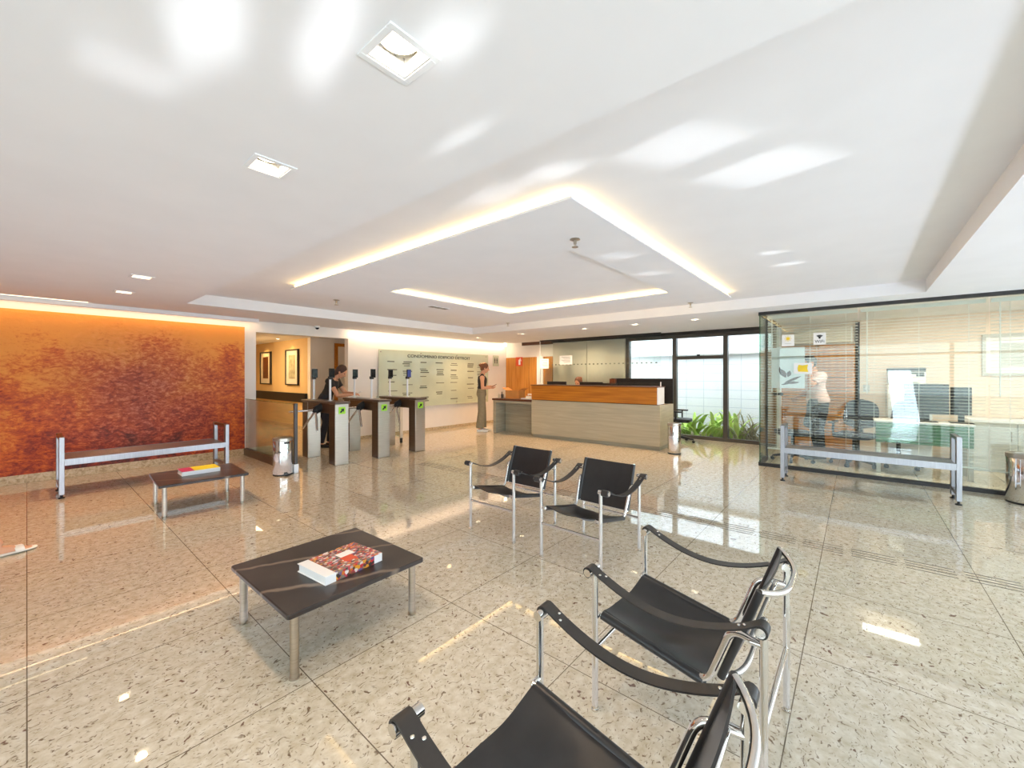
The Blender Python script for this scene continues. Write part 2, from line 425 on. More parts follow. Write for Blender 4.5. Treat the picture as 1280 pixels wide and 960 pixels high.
M['soil'] = plain('planting_soil', '#7a6c58', .9, var=.3, scale=12)
M['outside'] = mat_grid('outside_blocks', '#eceff5', '#c6cedb', .42, .21)
M['pave'] = plain('pavement', '#c9c7c2', .85, var=.06, scale=2)
M['blind'] = plain('blind_slat', '#f1efe9', .5, var=.02)
M['greypic'] = plain('grey_print_field', '#c7c8c2', .6, var=.1, scale=3)
M['strip'] = plain('guide_line_metal', '#5a5248', .4, .2)
# ------------------------------------------------------------------ camera
HY, VA, VB = 469.7, 1070.1, 33.6
FPX = math.sqrt((VA-640)*(640-VB)); TH = math.atan((VA-640)/FPX); H = 1.4
cam = bpy.data.cameras.new('camera'); co = bpy.data.objects.new('camera', cam); COL.objects.link(co)
cam.sensor_width = 36; cam.lens = 36*FPX/1280; cam.clip_start = .05; cam.clip_end = 200
cam.shift_y = (HY-480)/1280      # level camera, horizon slightly above the middle
fw = V((math.cos(TH), math.sin(TH), 0)); rt = V((math.sin(TH), -math.cos(TH), 0))
co.matrix_world = Matrix(((rt.x, 0, -fw.x, 0), (rt.y, 0, -fw.y, 0), (0, 1, 0, H), (0, 0, 0, 1)))
sc.camera = co
IMR = V((math.sin(TH), -math.cos(TH), 0))   # direction that reads as "to the right" from the camera

# ------------------------------------------------------------------ room shell
Z0, Z1, WY, WX = 2.39, 2.54, 8.32, 9.6
TX0, TX1, TY0, TY1 = 1.41, 6.85, -.63, 7.0
def slab(mb, x0, x1, y0, y1, z0, z1, holes):
    xs = sorted({x0, x1} | {h[i] for h in holes for i in (0, 1) if x0 < h[i] < x1})
    ys = sorted({y0, y1} | {h[i] for h in holes for i in (2, 3) if y0 < h[i] < y1})
    inh = lambda x, y: any(h[0] < x < h[1] and h[2] < y < h[3] for h in holes)
    for i in range(len(xs)-1):
        j = 0
        while j < len(ys)-1:
            cx = (xs[i]+xs[i+1])/2
            if inh(cx, (ys[j]+ys[j+1])/2): j += 1; continue
            k = j
            while k < len(ys)-1 and not inh(cx, (ys[k]+ys[k+1])/2): k += 1
            mb.box(xs[i], xs[i+1], ys[j], ys[k], z0, z1); j = k
DL = [(.742, 1.082, .15), (.742, 2.129, .15), (.74, 5.467, .15), (.74, 6.618, .15),
      (7.55, 7.51, .13), (7.55, 6.05, .13), (7.56, 4.374, .13), (7.56, 3.268, .13), (7.55, 2.165, .13)]
holes = [(TX0, TX1, TY0, TY1)]+[(x-s/2, x+s/2, y-s/2, y+s/2) for x, y, s in DL]
c = MB(); slab(c, -3.1, 9.75, -4.6, 8.47, Z0, Z0+.17, holes)
c.box(TX0-.1, TX1+.1, TY0-.1, TY1+.1, Z1, Z1+.06)
for x, y, s in DL: c.box(x-.12, x+.12, y-.12, y+.12, Z0+.17, Z0+.2)
struct('ceiling', c, M['ceil'], 'white plaster ceiling with a large stepped tray recess', 'ceiling')
struct('floor', MB().box(-3.1, 9.6, -4.6, 15, -.12, 0), M['floor'], 'polished cream granite floor with dark flecks and square joints', 'floor')
struct('pavement', MB().box(-30, -3.1, -30, 20, -.2, -.08).box(-3.1, 30, -30, -4.6, -.2, -.08), M['pave'], 'pale pavement outside the entrance', 'pavement')

w = MB()
w.box(-3.1, 2.675, WY, WY+.15, 0, Z0).box(4.43, 9.75, WY, WY+.15, 0, Z0).box(2.675, 4.43, WY, WY+.15, 2.192, Z0)
struct('wall_left', w, M['wall'], 'cream wall with the copper mural, the corridor opening and the directory', 'wall')
w = MB().box(WX, WX+.15, 4.39, 8.4, 0, Z0).box(WX, WX+.15, 1.2, 4.39, 2.3, Z0)
struct('wall_back', w, M['wall'], 'cream wall behind the reception desk', 'wall')
struct('wall_office', MB().box(WX, WX+.15, -4.6, 1.2, 0, Z0).box(7.3, 9.6, -3.2, -3.08, 0, Z0), M['peach'], 'peach painted wall at the back of the glass office', 'wall')
struct('wall_entrance', MB().box(-3.25, -3.1, 2.2, 8.47, 0, Z0), M['wall'], 'plain white wall near the entrance', 'wall')
b = MB().box(-3.1, 2.53, WY-.04, WY, 0, .113)
struct('baseboard_left', b, M['granite_trim'], 'granite skirting under the copper mural', 'baseboard', .003)
struct('baseboard_back', MB().box(4.43, 9.58, WY-.018, WY, 0, .075), M['granite_trim'], 'low granite skirting under the tenant directory', 'baseboard')
struct('trim_1', MB().box(-3.1, 2.62, 8.0, 8.06, 2.335, Z0), M['ceil'], 'white light-cove lip along the top of the mural', 'trim')

# corridor beyond the turnstiles
k = MB().box(4.568, 4.72, 10.6, 15, 0, 2.42).box(2.3, 2.45, 8.47, 15, 0, 2.42).box(2.3, 4.7, 14.9, 15, 0, 2.42)
struct('wall_corridor', k, M['yellow_wall'], 'warm lit corridor wall carrying two framed pictures', 'wall')
k = MB().box(4.568, 6.4, 10.44, 10.6, 0, 2.42).box(6.3, 6.45, 8.47, 10.44, 0, 2.42)
struct('wall_lift', k, M['wall'], 'pale wall across the corridor end with a door frame', 'wall')
struct('ceiling_corridor', MB().box(2.3, 6.45, 8.47, 15, 2.36, 2.42), M['ceil'], 'low corridor ceiling', 'ceiling')
struct('baseboard_corridor', MB().box(4.55, 4.568, 10.6, 14.9, 0, .1), M['granite_trim'], 'granite skirting of the corridor wall', 'baseboard')
d = MB().box(5.18, 5.26, 10.4, 10.44, 0, 2.25).box(5.26, 6.1, 10.4, 10.44, 2.17, 2.25).box(6.02, 6.1, 10.4, 10.44, 0, 2.17)
struct('door_1', d, M['wood'], 'brown door frame at the end of the corridor', 'door')
struct('trim_2', MB().box(4.50, 4.568, 10.6, 14.9, .72, .95), M['black'], 'black dado band along the corridor wall', 'trim', .004)

# back window onto the planted court
f = MB(); y0, y1 = 1.2, 4.36
f.box(WX-.06, WX+.06, y0, y1, 2.25, 2.32).box(WX-.06, WX+.06, y0, y1, 0, .07)
for a, bb in ((4.27, 4.36), (3.14, 3.225), (2.08, 2.165), (1.2, 1.26)): f.box(WX-.06, WX+.06, a, bb, .07, 2.25)
f.box(WX-.05, WX+.05, 2.165, 3.14, 1.77, 1.84)
wf = struct('window_1', f, M['bronze'], 'tall bronze-framed window behind the reception onto the planted court', 'window')
p = MB()
for a, bb, z0, z1 in ((3.225, 4.27, .07, 2.25), (2.165, 3.14, .07, 1.77), (2.165, 3.14, 1.84, 2.25), (1.26, 2.08, .07, 2.25)): p.box(WX-.005, WX+.005, a, bb, z0, z1)
p.build('pane', M['glass'], wf)
lt = MB().box(WX-.075, WX-.05, 2.63, 2.69, 1.83, 1.875).box(WX-.1, WX-.075, 2.65, 2.67, 1.83, 1.85); lt.build('latch', M['black'], wf, .003)
struct('trim_3', MB().box(WX-.1, WX, 1.15, 6.55, 2.325, Z0), M['dark'], 'dark track along the ceiling above the back windows', 'trim')
struct('ground_court', MB().box(9.75, 12.2, -1, 6, -.12, -.02), M['soil'], 'planting bed in the court outside', 'ground')
struct('wall_court', MB().box(11.0, 11.2, -1, 6, -.1, 5), M['outside'], 'bright white block wall of the court outside', 'wall')
struct('trim_4', MB().box(10.85, 11.0, -1, 6, 1.93, 1.98), M['white'], 'white ledge on the court wall', 'trim')

# entrance glazing behind the camera
f = MB()
for x in (-3.05, -1.2, .65, 2.5, 4.35, 6.2, 7.3): f.box(x-.04, x+.04, -4.6, -4.5, 0, Z0)
f.box(-3.1, 7.3, -4.6, -4.5, 2.05, 2.12).box(-3.1, 7.3, -4.6, -4.5, 0, .06)
e = struct('window_2', f, M['dark'], 'dark-framed entrance glazing behind the viewer', 'window')
MB().box(-3.1, 7.3, -4.553, -4.547, .06, Z0).build('pane', M['glass'], e)
f = MB()
for y in (-4.5, -2.2, 0, 2.2): f.box(-3.2, -3.1, y-.04, y+.04, 0, Z0)
f.box(-3.2, -3.1, -4.5, 2.2, 2.05, 2.12).box(-3.2, -3.1, -4.5, 2.2, 0, .06)
e = struct('window_3', f, M['dark'], 'dark-framed side glazing behind the viewer', 'window')
MB().box(-3.153, -3.147, -4.5, 2.2, .06, Z0).build('pane', M['glass'], e)

# ------------------------------------------------------------------ hanging ceiling panel with light coves
PX0, PX1, PY0, PY1 = 2.11, 6.22, 1.31, 5.36
RX0, RX1, RY0, RY1 = 2.98, 5.36, 1.85, 4.56
ZP = 2.468
t = thing('light_cove_panel', 'white square panel hung in the ceiling tray with glowing warm edges', 'ceiling panel', ((PX0+PX1)/2, (PY0+PY1)/2, ZP))
off = Matrix.Translation((-(PX0+PX1)/2, -(PY0+PY1)/2, -ZP))
q = MB(); slab(q, PX0, PX1, PY0, PY1, ZP, ZP+.016, [(RX0, RX1, RY0, RY1)])
for v in q.v: v.x += off[0][3]; v.y += off[1][3]; v.z += off[2][3]
q.build('panel_board', M['ceil'], t)
q = MB(); g = .012
q.box(PX0+.03, PX1-.03, PY0+.03, PY0+.042, ZP+.016, ZP+.055, off).box(PX0+.03, PX0+.042, PY0+.042, PY1-.03, ZP+.016, ZP+.055, off)
q.box(PX0+.042, PX1-.03, PY1-.042, PY1-.03, ZP+.016, ZP+.055, off).box(PX1-.042, PX1-.03, PY0+.042, PY1-.042, ZP+.016, ZP+.055, off)
q.build('light_strip', M['led'], t)
q = MB()
q.box(RX0-.042, RX1+.042, RY1+.03, RY1+.042, ZP+.016, ZP+.055, off).box(RX1+.03, RX1+.042, RY0-.03, RY1+.03, ZP+.016, ZP+.055, off)
q.build('light_strip', M['led'], t)
q = MB().box(RX0+.2, RX0+.24, RY0+.2, RY0+.24, .085, .085+.001)
h = MB()
for a, bb in ((2.6, 1.75), (2.6, 4.9), (5.8, 1.6), (5.8, 4.95), (4.2, 4.97), (4.2, 1.55)): h.cyl((a, bb, ZP+.016), (a, bb, Z1), .01, 8, off)
h.build('hanger', M['steel'], t)

# ------------------------------------------------------------------ downlights
def downlight(s, label):
    t = thing('downlight', label, 'ceiling light', group=None)
    fr = MB(); o = s/2+.016; i = s/2-.006
    for a in range(4):
        R = Matrix.Rotation(a*PI/2, 4, 'Z'); fr.box(-o, o, i, o, -.006, 0, R) if a % 2 == 0 else fr.box(-i, i, i, o, -.006, 0, R)
    fr.build('trim_frame', M['white'], t, .002)
    hs = MB(); i = s/2-.006
    for a in range(4):
        R = Matrix.Rotation(a*PI/2, 4, 'Z'); hs.box(-i, i, i-.004, i, 0, .09, R)
    hs.box(-i, i, -i, i, .09, .095)
    hs.build('housing', M['white'], t)
    MB().lathe([(.0, .088), (s*.36, .088), (s*.40, .05), (s*.44, .045), (s*.44, .05), (s*.40, .088)], n=28).build('reflector', M['chrome'], t)
    MB().lathe([(.0, .052), (s*.3, .052), (s*.33, .06), (s*.33, .085), (0, .085)], n=28).build('lamp', M['lamp'], t)
    return t
dl_labels = ['square ceiling downlight nearest the camera, lit', 'square ceiling downlight second nearest, beside the tray edge', 'small lit downlight third along the low ceiling towards the mural',
  'small lit downlight closest to the copper mural', 'lit downlight in the soffit closest to the directory wall', 'lit downlight in the soffit over the low end of the desk',
  'dim downlight in the soffit over the middle of the desk', 'bright downlight in the soffit in front of the back window', 'downlight in the soffit closest to the glass office']
first = {}
for (x, y, s), lb in zip(DL, dl_labels):
    if s not in first:
        o = first[s] = downlight(s, lb); o.location = (x, y, Z0)
    else: o = dup(first[s], (x, y, Z0), 0, lb)
    o['group'] = 'recessed square downlights'
t = thing('cove_leak_line', 'thin glowing line added for light leaking over the mural cove lip', 'ceiling light', (-.3, 7.9, Z0))  # emissive line added for light leaking over the cove lip, no fixture there
MB().box(-1.6, .85, -.02, .02, -.004, 0).build('leak_line_base', M['white'], t); MB().box(-1.58, .83, -.008, .008, -.006, -.004).build('diffuser', M['leak_glow'], t)

def sprinkler(lb, x, y, z, s=1):
    t = thing('fire_sprinkler', lb, 'sprinkler', (x, y, z), group='fire sprinklers on the ceiling')
    MB().lathe([(.034*s, 0), (.036*s, -.006), (.02*s, -.012)], n=20).build('escutcheon', M['steel'], t)
    MB().cyl((0, 0, -.01), (0, 0, -.035*s), .011*s).cyl((.011*s, 0, -.03*s), (.005*s, 0, -.055*s), .003).cyl((-.011*s, 0, -.03*s), (-.005*s, 0, -.055*s), .003).build('frame_arms', M['steel'], t)
    MB().lathe([(.006, -.055*s), (.022*s, -.055*s), (.022*s, -.059*s), (.004, -.06*s)], n=16).build('deflector', M['steel'], t)
sprinkler('sprinkler head inside the near part of the hanging panel', 2.76, 1.68, ZP, 1.1)
sprinkler('sprinkler head beside the mural-side end of the glowing panel edge', 3.0, 5.98, Z1, 1.3)
sprinkler('sprinkler head at the far corner of the ceiling tray', 6.7, 5.76, Z1, 1.2)
sprinkler('sprinkler head on the tray beside the desk-side end of the light line', 6.68, 1.98, Z1, 1.2)
t = thing('air_vent', 'small grey three-slot vent set in the hanging panel', 'vent', (4.15, 5.0, ZP))
MB().box(-.19, .19, -.06, .06, -.005, 0).build('vent_frame', M['ceil'], t)
for i in range(3): MB().box(-.17+i*.12, -.07+i*.12, -.045, .045, -.008, -.004).build('slot', M['bronze'], t)
t = thing('security_camera', 'small white dome camera under the ceiling above the corridor opening', 'camera', (3.72, 8.2, Z0))
MB().lathe([(.05, 0), (.05, -.03), (.045, -.035)], n=24).build('housing', M['white'], t); MB().ell((0, 0, -.035), (.038, .038, .035)).build('dome', M['screen_off'], t)
t = thing('wall_spotlight', 'tiny lit spotlight in the corner beyond the directory', 'spotlight', (9.35, 8.12, Z0))
MB().cyl((0, 0, 0), (0, 0, -.03), .02).build('mount', M['white'], t); MB().cyl((0, 0, -.03), (.0, .03, -.09), .035).build('lamp', M['lamp'], t)
# ------------------------------------------------------------------ copper mural and wall pieces
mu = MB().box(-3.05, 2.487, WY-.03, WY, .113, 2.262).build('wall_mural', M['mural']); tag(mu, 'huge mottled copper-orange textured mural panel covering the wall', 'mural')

# tenant directory: pale green glass with fixings, title and lists
SX0, SX1, SZ0, SZ1 = 5.128, 8.72, .64, 2.005
t = thing('tenant_directory', 'long pale green glass tenant directory with dark lettering on the cream wall', 'sign', (SX0, WY-.056, SZ0))
MB().box(0, SX1-SX0, -.005, .005, 0, SZ1-SZ0).build('glass_board', M['sign_glass'], t, .002)
fx = [(.05, 1.31), (1.17, 1.31), (2.36, 1.31), (3.5, 1.31), (.05, .06), (1.17, .06), (2.36, .06), (3.5, .06)]
for a, z in fx: MB().cyl((a, -.016, z), (a, .054, z), .016).build('standoff', M['steel'], t)
me = text_mesh('CONDOMINIO EDIFICIO DETROIT', .105, .002, 'CENTER', 1.0, 1.05)
w = max(v.co.x for v in me.vertices)-min(v.co.x for v in me.vertices)
T = Matrix.Translation((6.94-SX0, -.008, 1.205)) @ Matrix.Rotation(PI/2, 4, 'X') @ Matrix.Diagonal((2.08/w, 1, 1, 1))
link_mesh('title_lettering', me, M['black_print'], t, T)
rnd = random.Random(3)
colx = [(.32, 2), (.75, 3), (1.25, 3), (1.75, 2), (2.25, 3), (2.85, 2), (3.25, 3)]
for x, _ in colx:
    li = MB()
    z = 1.08
    while z > .12:
        n = rnd.choice([1, 1, 2, 3, 4]); 
        for i in range(n):
            if z < .1: break
            li.box(x-rnd.uniform(.07, .12), x+rnd.uniform(.08, .17), -.007, -.005, z, z+rnd.choice([.016, .024])); z -= .045
        z -= rnd.uniform(.05, .2)
    li.build('lettering_column', M['grey_print'], t)

t = thing('wall_plaque', 'small glass pictogram plaque on the wall beyond the directory', 'sign', (9.1, WY-.02, 1.85))
MB().box(-.13, .13, -.004, .004, -.16, .16).build('plate', M['sign_glass'], t, .002)
p = MB()
for s in (-.045, .045):
    p.cyl((s, -.006, .075), (s, -.003, .075), .018).box(s-.022, s+.022, -.006, -.003, -.01, .05).box(s-.018, s-.003, -.006, -.003, -.08, -.01).box(s+.003, s+.018, -.006, -.003, -.08, -.01)
p.build('pictogram', M['black_print'], t)

# framed pictures in the corridor
def picture(lb, yc, w):
    t = thing('framed_picture', lb, 'picture', (4.568, yc, 1.15), group='framed pictures in the corridor')
    h = .95; fr = MB()
    fr.box(-.055, 0, -w/2, w/2, 0, .03).box(-.055, 0, -w/2, w/2, h-.03, h).box(-.055, 0, -w/2, -w/2+.03, .03, h-.03).box(-.055, 0, w/2-.03, w/2, .03, h-.03)
    fr.build('frame', M['dark'], t, .003)
    MB().box(-.03, 0, -w/2+.03, w/2-.03, .03, h-.03).build('mat_board', M['beige'], t)
    MB().box(-.033, -.03, -w/4, w/4, .17, h-.15).build('print', M['leaf_dark'] if lb.startswith('nearer') else M['wood_dark'], t)
picture('farther dark narrow framed print on the corridor wall', 13.33, .8)
picture('nearer framed print with an olive centre on the corridor wall', 11.47, .8)
for i, (y, lb) in enumerate(((11.5, 'corridor ceiling spotlight above the nearer print'), (13.3, 'corridor ceiling spotlight above the farther print'))):
    t = thing('corridor_spotlight', lb, 'ceiling light', (4.2, y, 2.36), group='corridor spotlights')
    MB().lathe([(.05, 0), (.055, -.004), (.04, -.006), (.038, .0)], n=20).build('ring', M['white'], t); MB().lathe([(.0, -.003), (.037, -.003), (.037, 0), (0, 0)], n=20).build('lamp', M['lamp'], t)

# ------------------------------------------------------------------ glass balustrade
t = thing('glass_balustrade', 'clear glass barrier on a low bronze plinth between mural and turnstiles', 'barrier', (2.5, 6.18, 0))
MB().box(-.03, .03, .05, 2.1, 0, .12).build('plinth', M['dark_steel'], t, .003)
MB().box(-.006, .006, .03, 2.1, .12, .985).build('glass_panel', M['glass'], t)
MB().box(-.008, .008, .03, 2.1, .985, .993).build('glass_edge', M['green_glass'], t)
MB().box(-.022, .022, -.01, .034, .125, 1.0).build('post', M['bronze'], t, .002)
MB().box(-.032, .032, -.015, .05, 0, .125).build('post_shoe', M['white'], t, .003)
t = thing('glass_gate', 'narrow glass gate leaf beyond the third turnstile on a brass edge', 'gate', (5.05, 7.3, 0))
MB().box(-.03, .02, 0, .9, .12, .95).build('glass_leaf', M['glass'], t)
MB().box(-.035, .03, -.03, 0, .1, .96).build('edge_post', M['beige'], t, .003); MB().box(-.025, .025, -.025, .0, 0, .1).build('pivot', M['black'], t)

# ------------------------------------------------------------------ turnstiles
def turnstile(lb, x, g='tripod turnstiles'):
    t = thing('turnstile', lb, 'turnstile', (x, 6.18, 0), group=g)
    W = .11
    for y in (0, .96):
        p = MB().box(-W, W, y, y+.20, 0, .955); p.build('pedestal', M['steel'], t, .004)
        MB().box(-W-.002, -W, y+.012, y+.198, .01, .95).build('side_panel', M['dark_steel'], t)
    MB().box(-W+.004, W-.004, .2, .96, .80, .955).build('bridge_box', M['dark_steel'], t, .004)
    MB().box(-W-.015, W+.015, -.035, 1.19, .955, .992).build('lid', M['lid'], t, .008)
    s = MB().box(-.055, .055, -.006, 0, .80, .91).build('direction_sign', M['green_sign'], t, .002)
    a = MB(); R = Matrix.Translation((0, -.009, .855)) @ Matrix.Rotation(PI/2, 4, 'X') @ Matrix.Rotation(-PI/4, 4, 'Z')
    a.poly([(-.012, -.045), (.012, -.045), (.012, .0), (.034, .0), (0, .042), (-.034, .0), (-.012, .0)], .004, R @ Matrix.Rotation(0, 4, 'Z'))
    a.build('arrow', M['black'], s)
    # tripod
    hub = MB(); c = V((-W-.05, .5, .865)); ax = V((-.7, 0, -.714)).normalized()
    hub.cyl(c-ax*.06+V((.06, 0, .0)), c+ax*.035, .062, 24).ell(c+ax*.035, (.055, .055, .04))
    hb = hub.build('hub', M['black'], t)
    base = c+ax*.03
    # arms make a cone about the tilted axis: one level, two hanging
    lvl = V((-1, 0, 0))
    for k in range(3):
        d = Matrix.Rotation(2*PI*k/3, 3, ax) @ lvl
        MB().tube([base+d*.02, base+d*.40], .0165, 14).ell(base+d*.40, (.0165,)*3, 12, 8).build('arm', M['chrome'], t)
    # face readers on poles
    for y, lit, tilt in ((.43, 1, .25), (1.02, 0, .0)):
        pl = MB().cyl((.02, y, .99), (.02, y, 1.36), .017, 16).cyl((.02, y, .99), (.02, y, 1.0), .035, 16).build('reader_pole', M['white'], t)
        rd = MB().box(-.048, .048, -.012, .012, 0, .155, Matrix.Translation((.02+tilt*.05, y-.03, 1.365)) @ Matrix.Rotation(tilt*.5, 4, 'Z')).build('face_reader', M['black'], pl, .004)
        MB().box(-.028, .028, -.03, .03, -.03, .02, Matrix.Translation((.02, y-.005, 1.37))).build('bracket', M['black'], pl, .004)
        MB().box(-.042, .042, -.0145, -.0115, .014, .146, Matrix.Translation((.02+tilt*.05, y-.03, 1.365)) @ Matrix.Rotation(tilt*.5, 4, 'Z')).build('screen', M['screen_on'] if lit and x > 4.3 else M['screen_off'], pl)
    return t
turnstile('steel tripod turnstile nearest the bin, dark lid and green arrow sign', 3.19)
turnstile('middle steel tripod turnstile between the other two', 3.94)
turnstile('steel tripod turnstile closest to the tenant directory', 4.70)

# ------------------------------------------------------------------ bins
def bin_(lb, x, y, r, h, lid):
    t = thing('waste_bin', lb, 'bin', (x, y, 0))
    MB().lathe([(r*.97, 0), (r, .01), (r, h-.05), (r*.985, h-.045)], n=40).build('body', M['chrome'], t)
    MB().lathe([(r*1.01, .0), (r*1.01, .02), (r, .022)], n=40).build('base_ring', M['black'], t)
    if lid:
        MB().lathe([(r*1.02, h-.05), (r*1.03, h-.03), (r*1.0, h-.012), (r*.8, h), (0, h+.004)], n=40).build('lid', M['steel'], t)
        MB().box(-.03, .03, -r-.03, -r+.01, h-.085, h-.06).build('lid_clip', M['black'], t, .004)
        MB().box(-.035, .035, -r-.05, -r, .012, .028).build('pedal', M['black'], t, .004)
    else:
        MB().lathe([(r*1.02, h-.045), (r*1.02, h), (r*.9, h+.004), (r*.82, h-.002), (r*.8, h-.04)], n=40).build('rim', M['steel'], t)
        MB().lathe([(0, h-.045), (r*.8, h-.045), (r*.8, h-.04), (0, h-.04)], n=40).build('opening', M['black'], t)
bin_('round steel pedal bin with a lid beside the glass barrier', 2.34, 6.22, .125, .535, True)
bin_('slim round steel bin at the end of the reception desk', 7.5, 2.5, .112, .55, False)
bin_('large round chrome bin in front of the glass office, cut by the frame edge', 7.06, -1.44, .16, .545, False)

# ------------------------------------------------------------------ steel benches
def bench(lb, loc, rz, Lb, Hp, D, dark_top):
    """local x along the bench, y depth"""
    t = thing('steel_bench', lb, 'bench', loc, rz)
    P = .075
    for k, x in enumerate((0, Lb)):
        s = MB(); xx = (x-.02, x+.02)
        for y in (0, D): MB().box(x-.022, x+.022, y-P/2, y+P/2, .045, Hp).build('post', M['alu'], t, .003)
        MB().box(x-.022, x+.022, P/2, D-P/2, Hp-.04, Hp).build('arm_bar', M['wood_dark'] if dark_top else M['alu'], t, .003)
        MB().box(x-.02, x+.02, P/2, D-P/2, .10, .14).build('foot_bar', M['alu'], t, .003)
        for y in (0, D): MB().lathe([(.028, 0), (.028, .012), (.012, .018), (.012, .046)], (x, y, 0), 16).build('foot', M['black'], t)
    n = 7; w = (D+.02)/n
    st = MB()
    for i in range(n): st.box(.022, Lb-.022, -.035+i*w*1.06, -.035+i*w*1.06+w-.004, .42, .445)
    st.build('seat', M['alu'], t, .002)
    MB().box(.022, Lb-.022, -.038, -.032, .375, .447).box(.022, Lb-.022, D+.03, D+.036, .375, .447).box(.022, Lb-.022, -.032, D+.03, .40, .42).build('seat_rail', M['alu'], t)
    return t
bench('long steel bench below the copper mural with dark bars on its end frames', (.255, 6.93, 0), .01, 1.6, .70, .52, True)
bench('long steel bench along the front of the glass office', (6.50, .75, 0), -PI/2, 1.6, .74, .32, False)

# ------------------------------------------------------------------ low tables and books
def rrect(w, d, r, n=6):
    out = []
    for cx, cy, a0 in ((w/2-r, d/2-r, 0), (-w/2+r, d/2-r, PI/2), (-w/2+r, -d/2+r, PI), (w/2-r, -d/2+r, 3*PI/2)):
        for i in range(n+1):
            a = a0+PI/2*i/n; out.append((cx+r*math.cos(a), cy+r*math.sin(a)))
    return out
def low_table(lb, loc, rz):
    t = thing('low_table', lb, 'table', loc, rz, 'square black marble low tables')
    MB().poly(rrect(.76, .76, .014), .026, Matrix.Translation((0, 0, .302))).build('tabletop', M['marble'], t, .005)
    for x, y in ((-.33, -.33), (.33, -.33), (-.33, .33), (.33, .33)):
        MB().lathe([(.024, 0), (.024, .006), (.02, .008), (.02, .296), (.03, .298), (.03, .302)], (x, y, 0), 24).build('leg', M['steel'], t)
    return t
t1 = low_table('square black marble low table in the foreground with a thick book', (1.125, 2.325, 0), .012)
t2 = dup(t1, (1.22, 5.53, 0), -.05, 'square black marble low table in front of the bench below the mural')
def book(lb, loc, rz, w, d, h, cover):
    t = thing('book', lb, 'book', loc, rz)
    MB().box(-w/2, w/2, -d/2, d/2, 0, .004).box(-w/2, w/2, -d/2, d/2, h-.004, h).box(-w/2, w/2, -d/2, -d/2+.004, .004, h-.004).build('cover', cover[0], t, .001)
    MB().box(-w/2+.006, w/2-.006, -d/2+.004, d/2-.008, .004, h-.004).build('pages', M['paper'], t)
    return t
coll = mat_cells('collage_print', ['#7b4a3a', '#d8cfc8', '#c8343c', '#e09a2a', '#8a7a6a', '#5a3a34', '#d4762a', '#b8aaa6', '#6a5a8a', '#c84a58', '#3c3430', '#e8dcd4', '#9a5a3a', '#b03a44', '#787068'], 60)
bk = book('thick book with a crowded colourful cover and white end on the foreground table', (1.14, 2.22, .328), .0, .35, .27, .045, [M['white']])
bk.rotation_euler = (0, 0, .10)
MB().box(-.115, .176, -.1352, .1352, .0452, .0462).build('cover_print', coll, bk)
MB().box(-.115, .12, -.1364, -.1352, .001, .0462).build('spine_print', coll, bk)
MB().box(-.01, .06, -.07, .0, .0462, .0466).build('cover_block', M['red'], bk); MB().box(-.0, .09, .0, .06, .0462, .0466).build('cover_panel', M['paper'], bk)
bk = book('white-edged book with a yellow and magenta cover on the table by the mural', (1.235, 5.60, .328), -.02, .34, .24, .045, [M['white']])
MB().box(-.17, -.06, -.12, .12, .0452, .0462).build('cover_print', M['magenta'], bk); MB().box(-.06, .17, -.12, .12, .0452, .0462).build('cover_panel', M['lime'], bk)

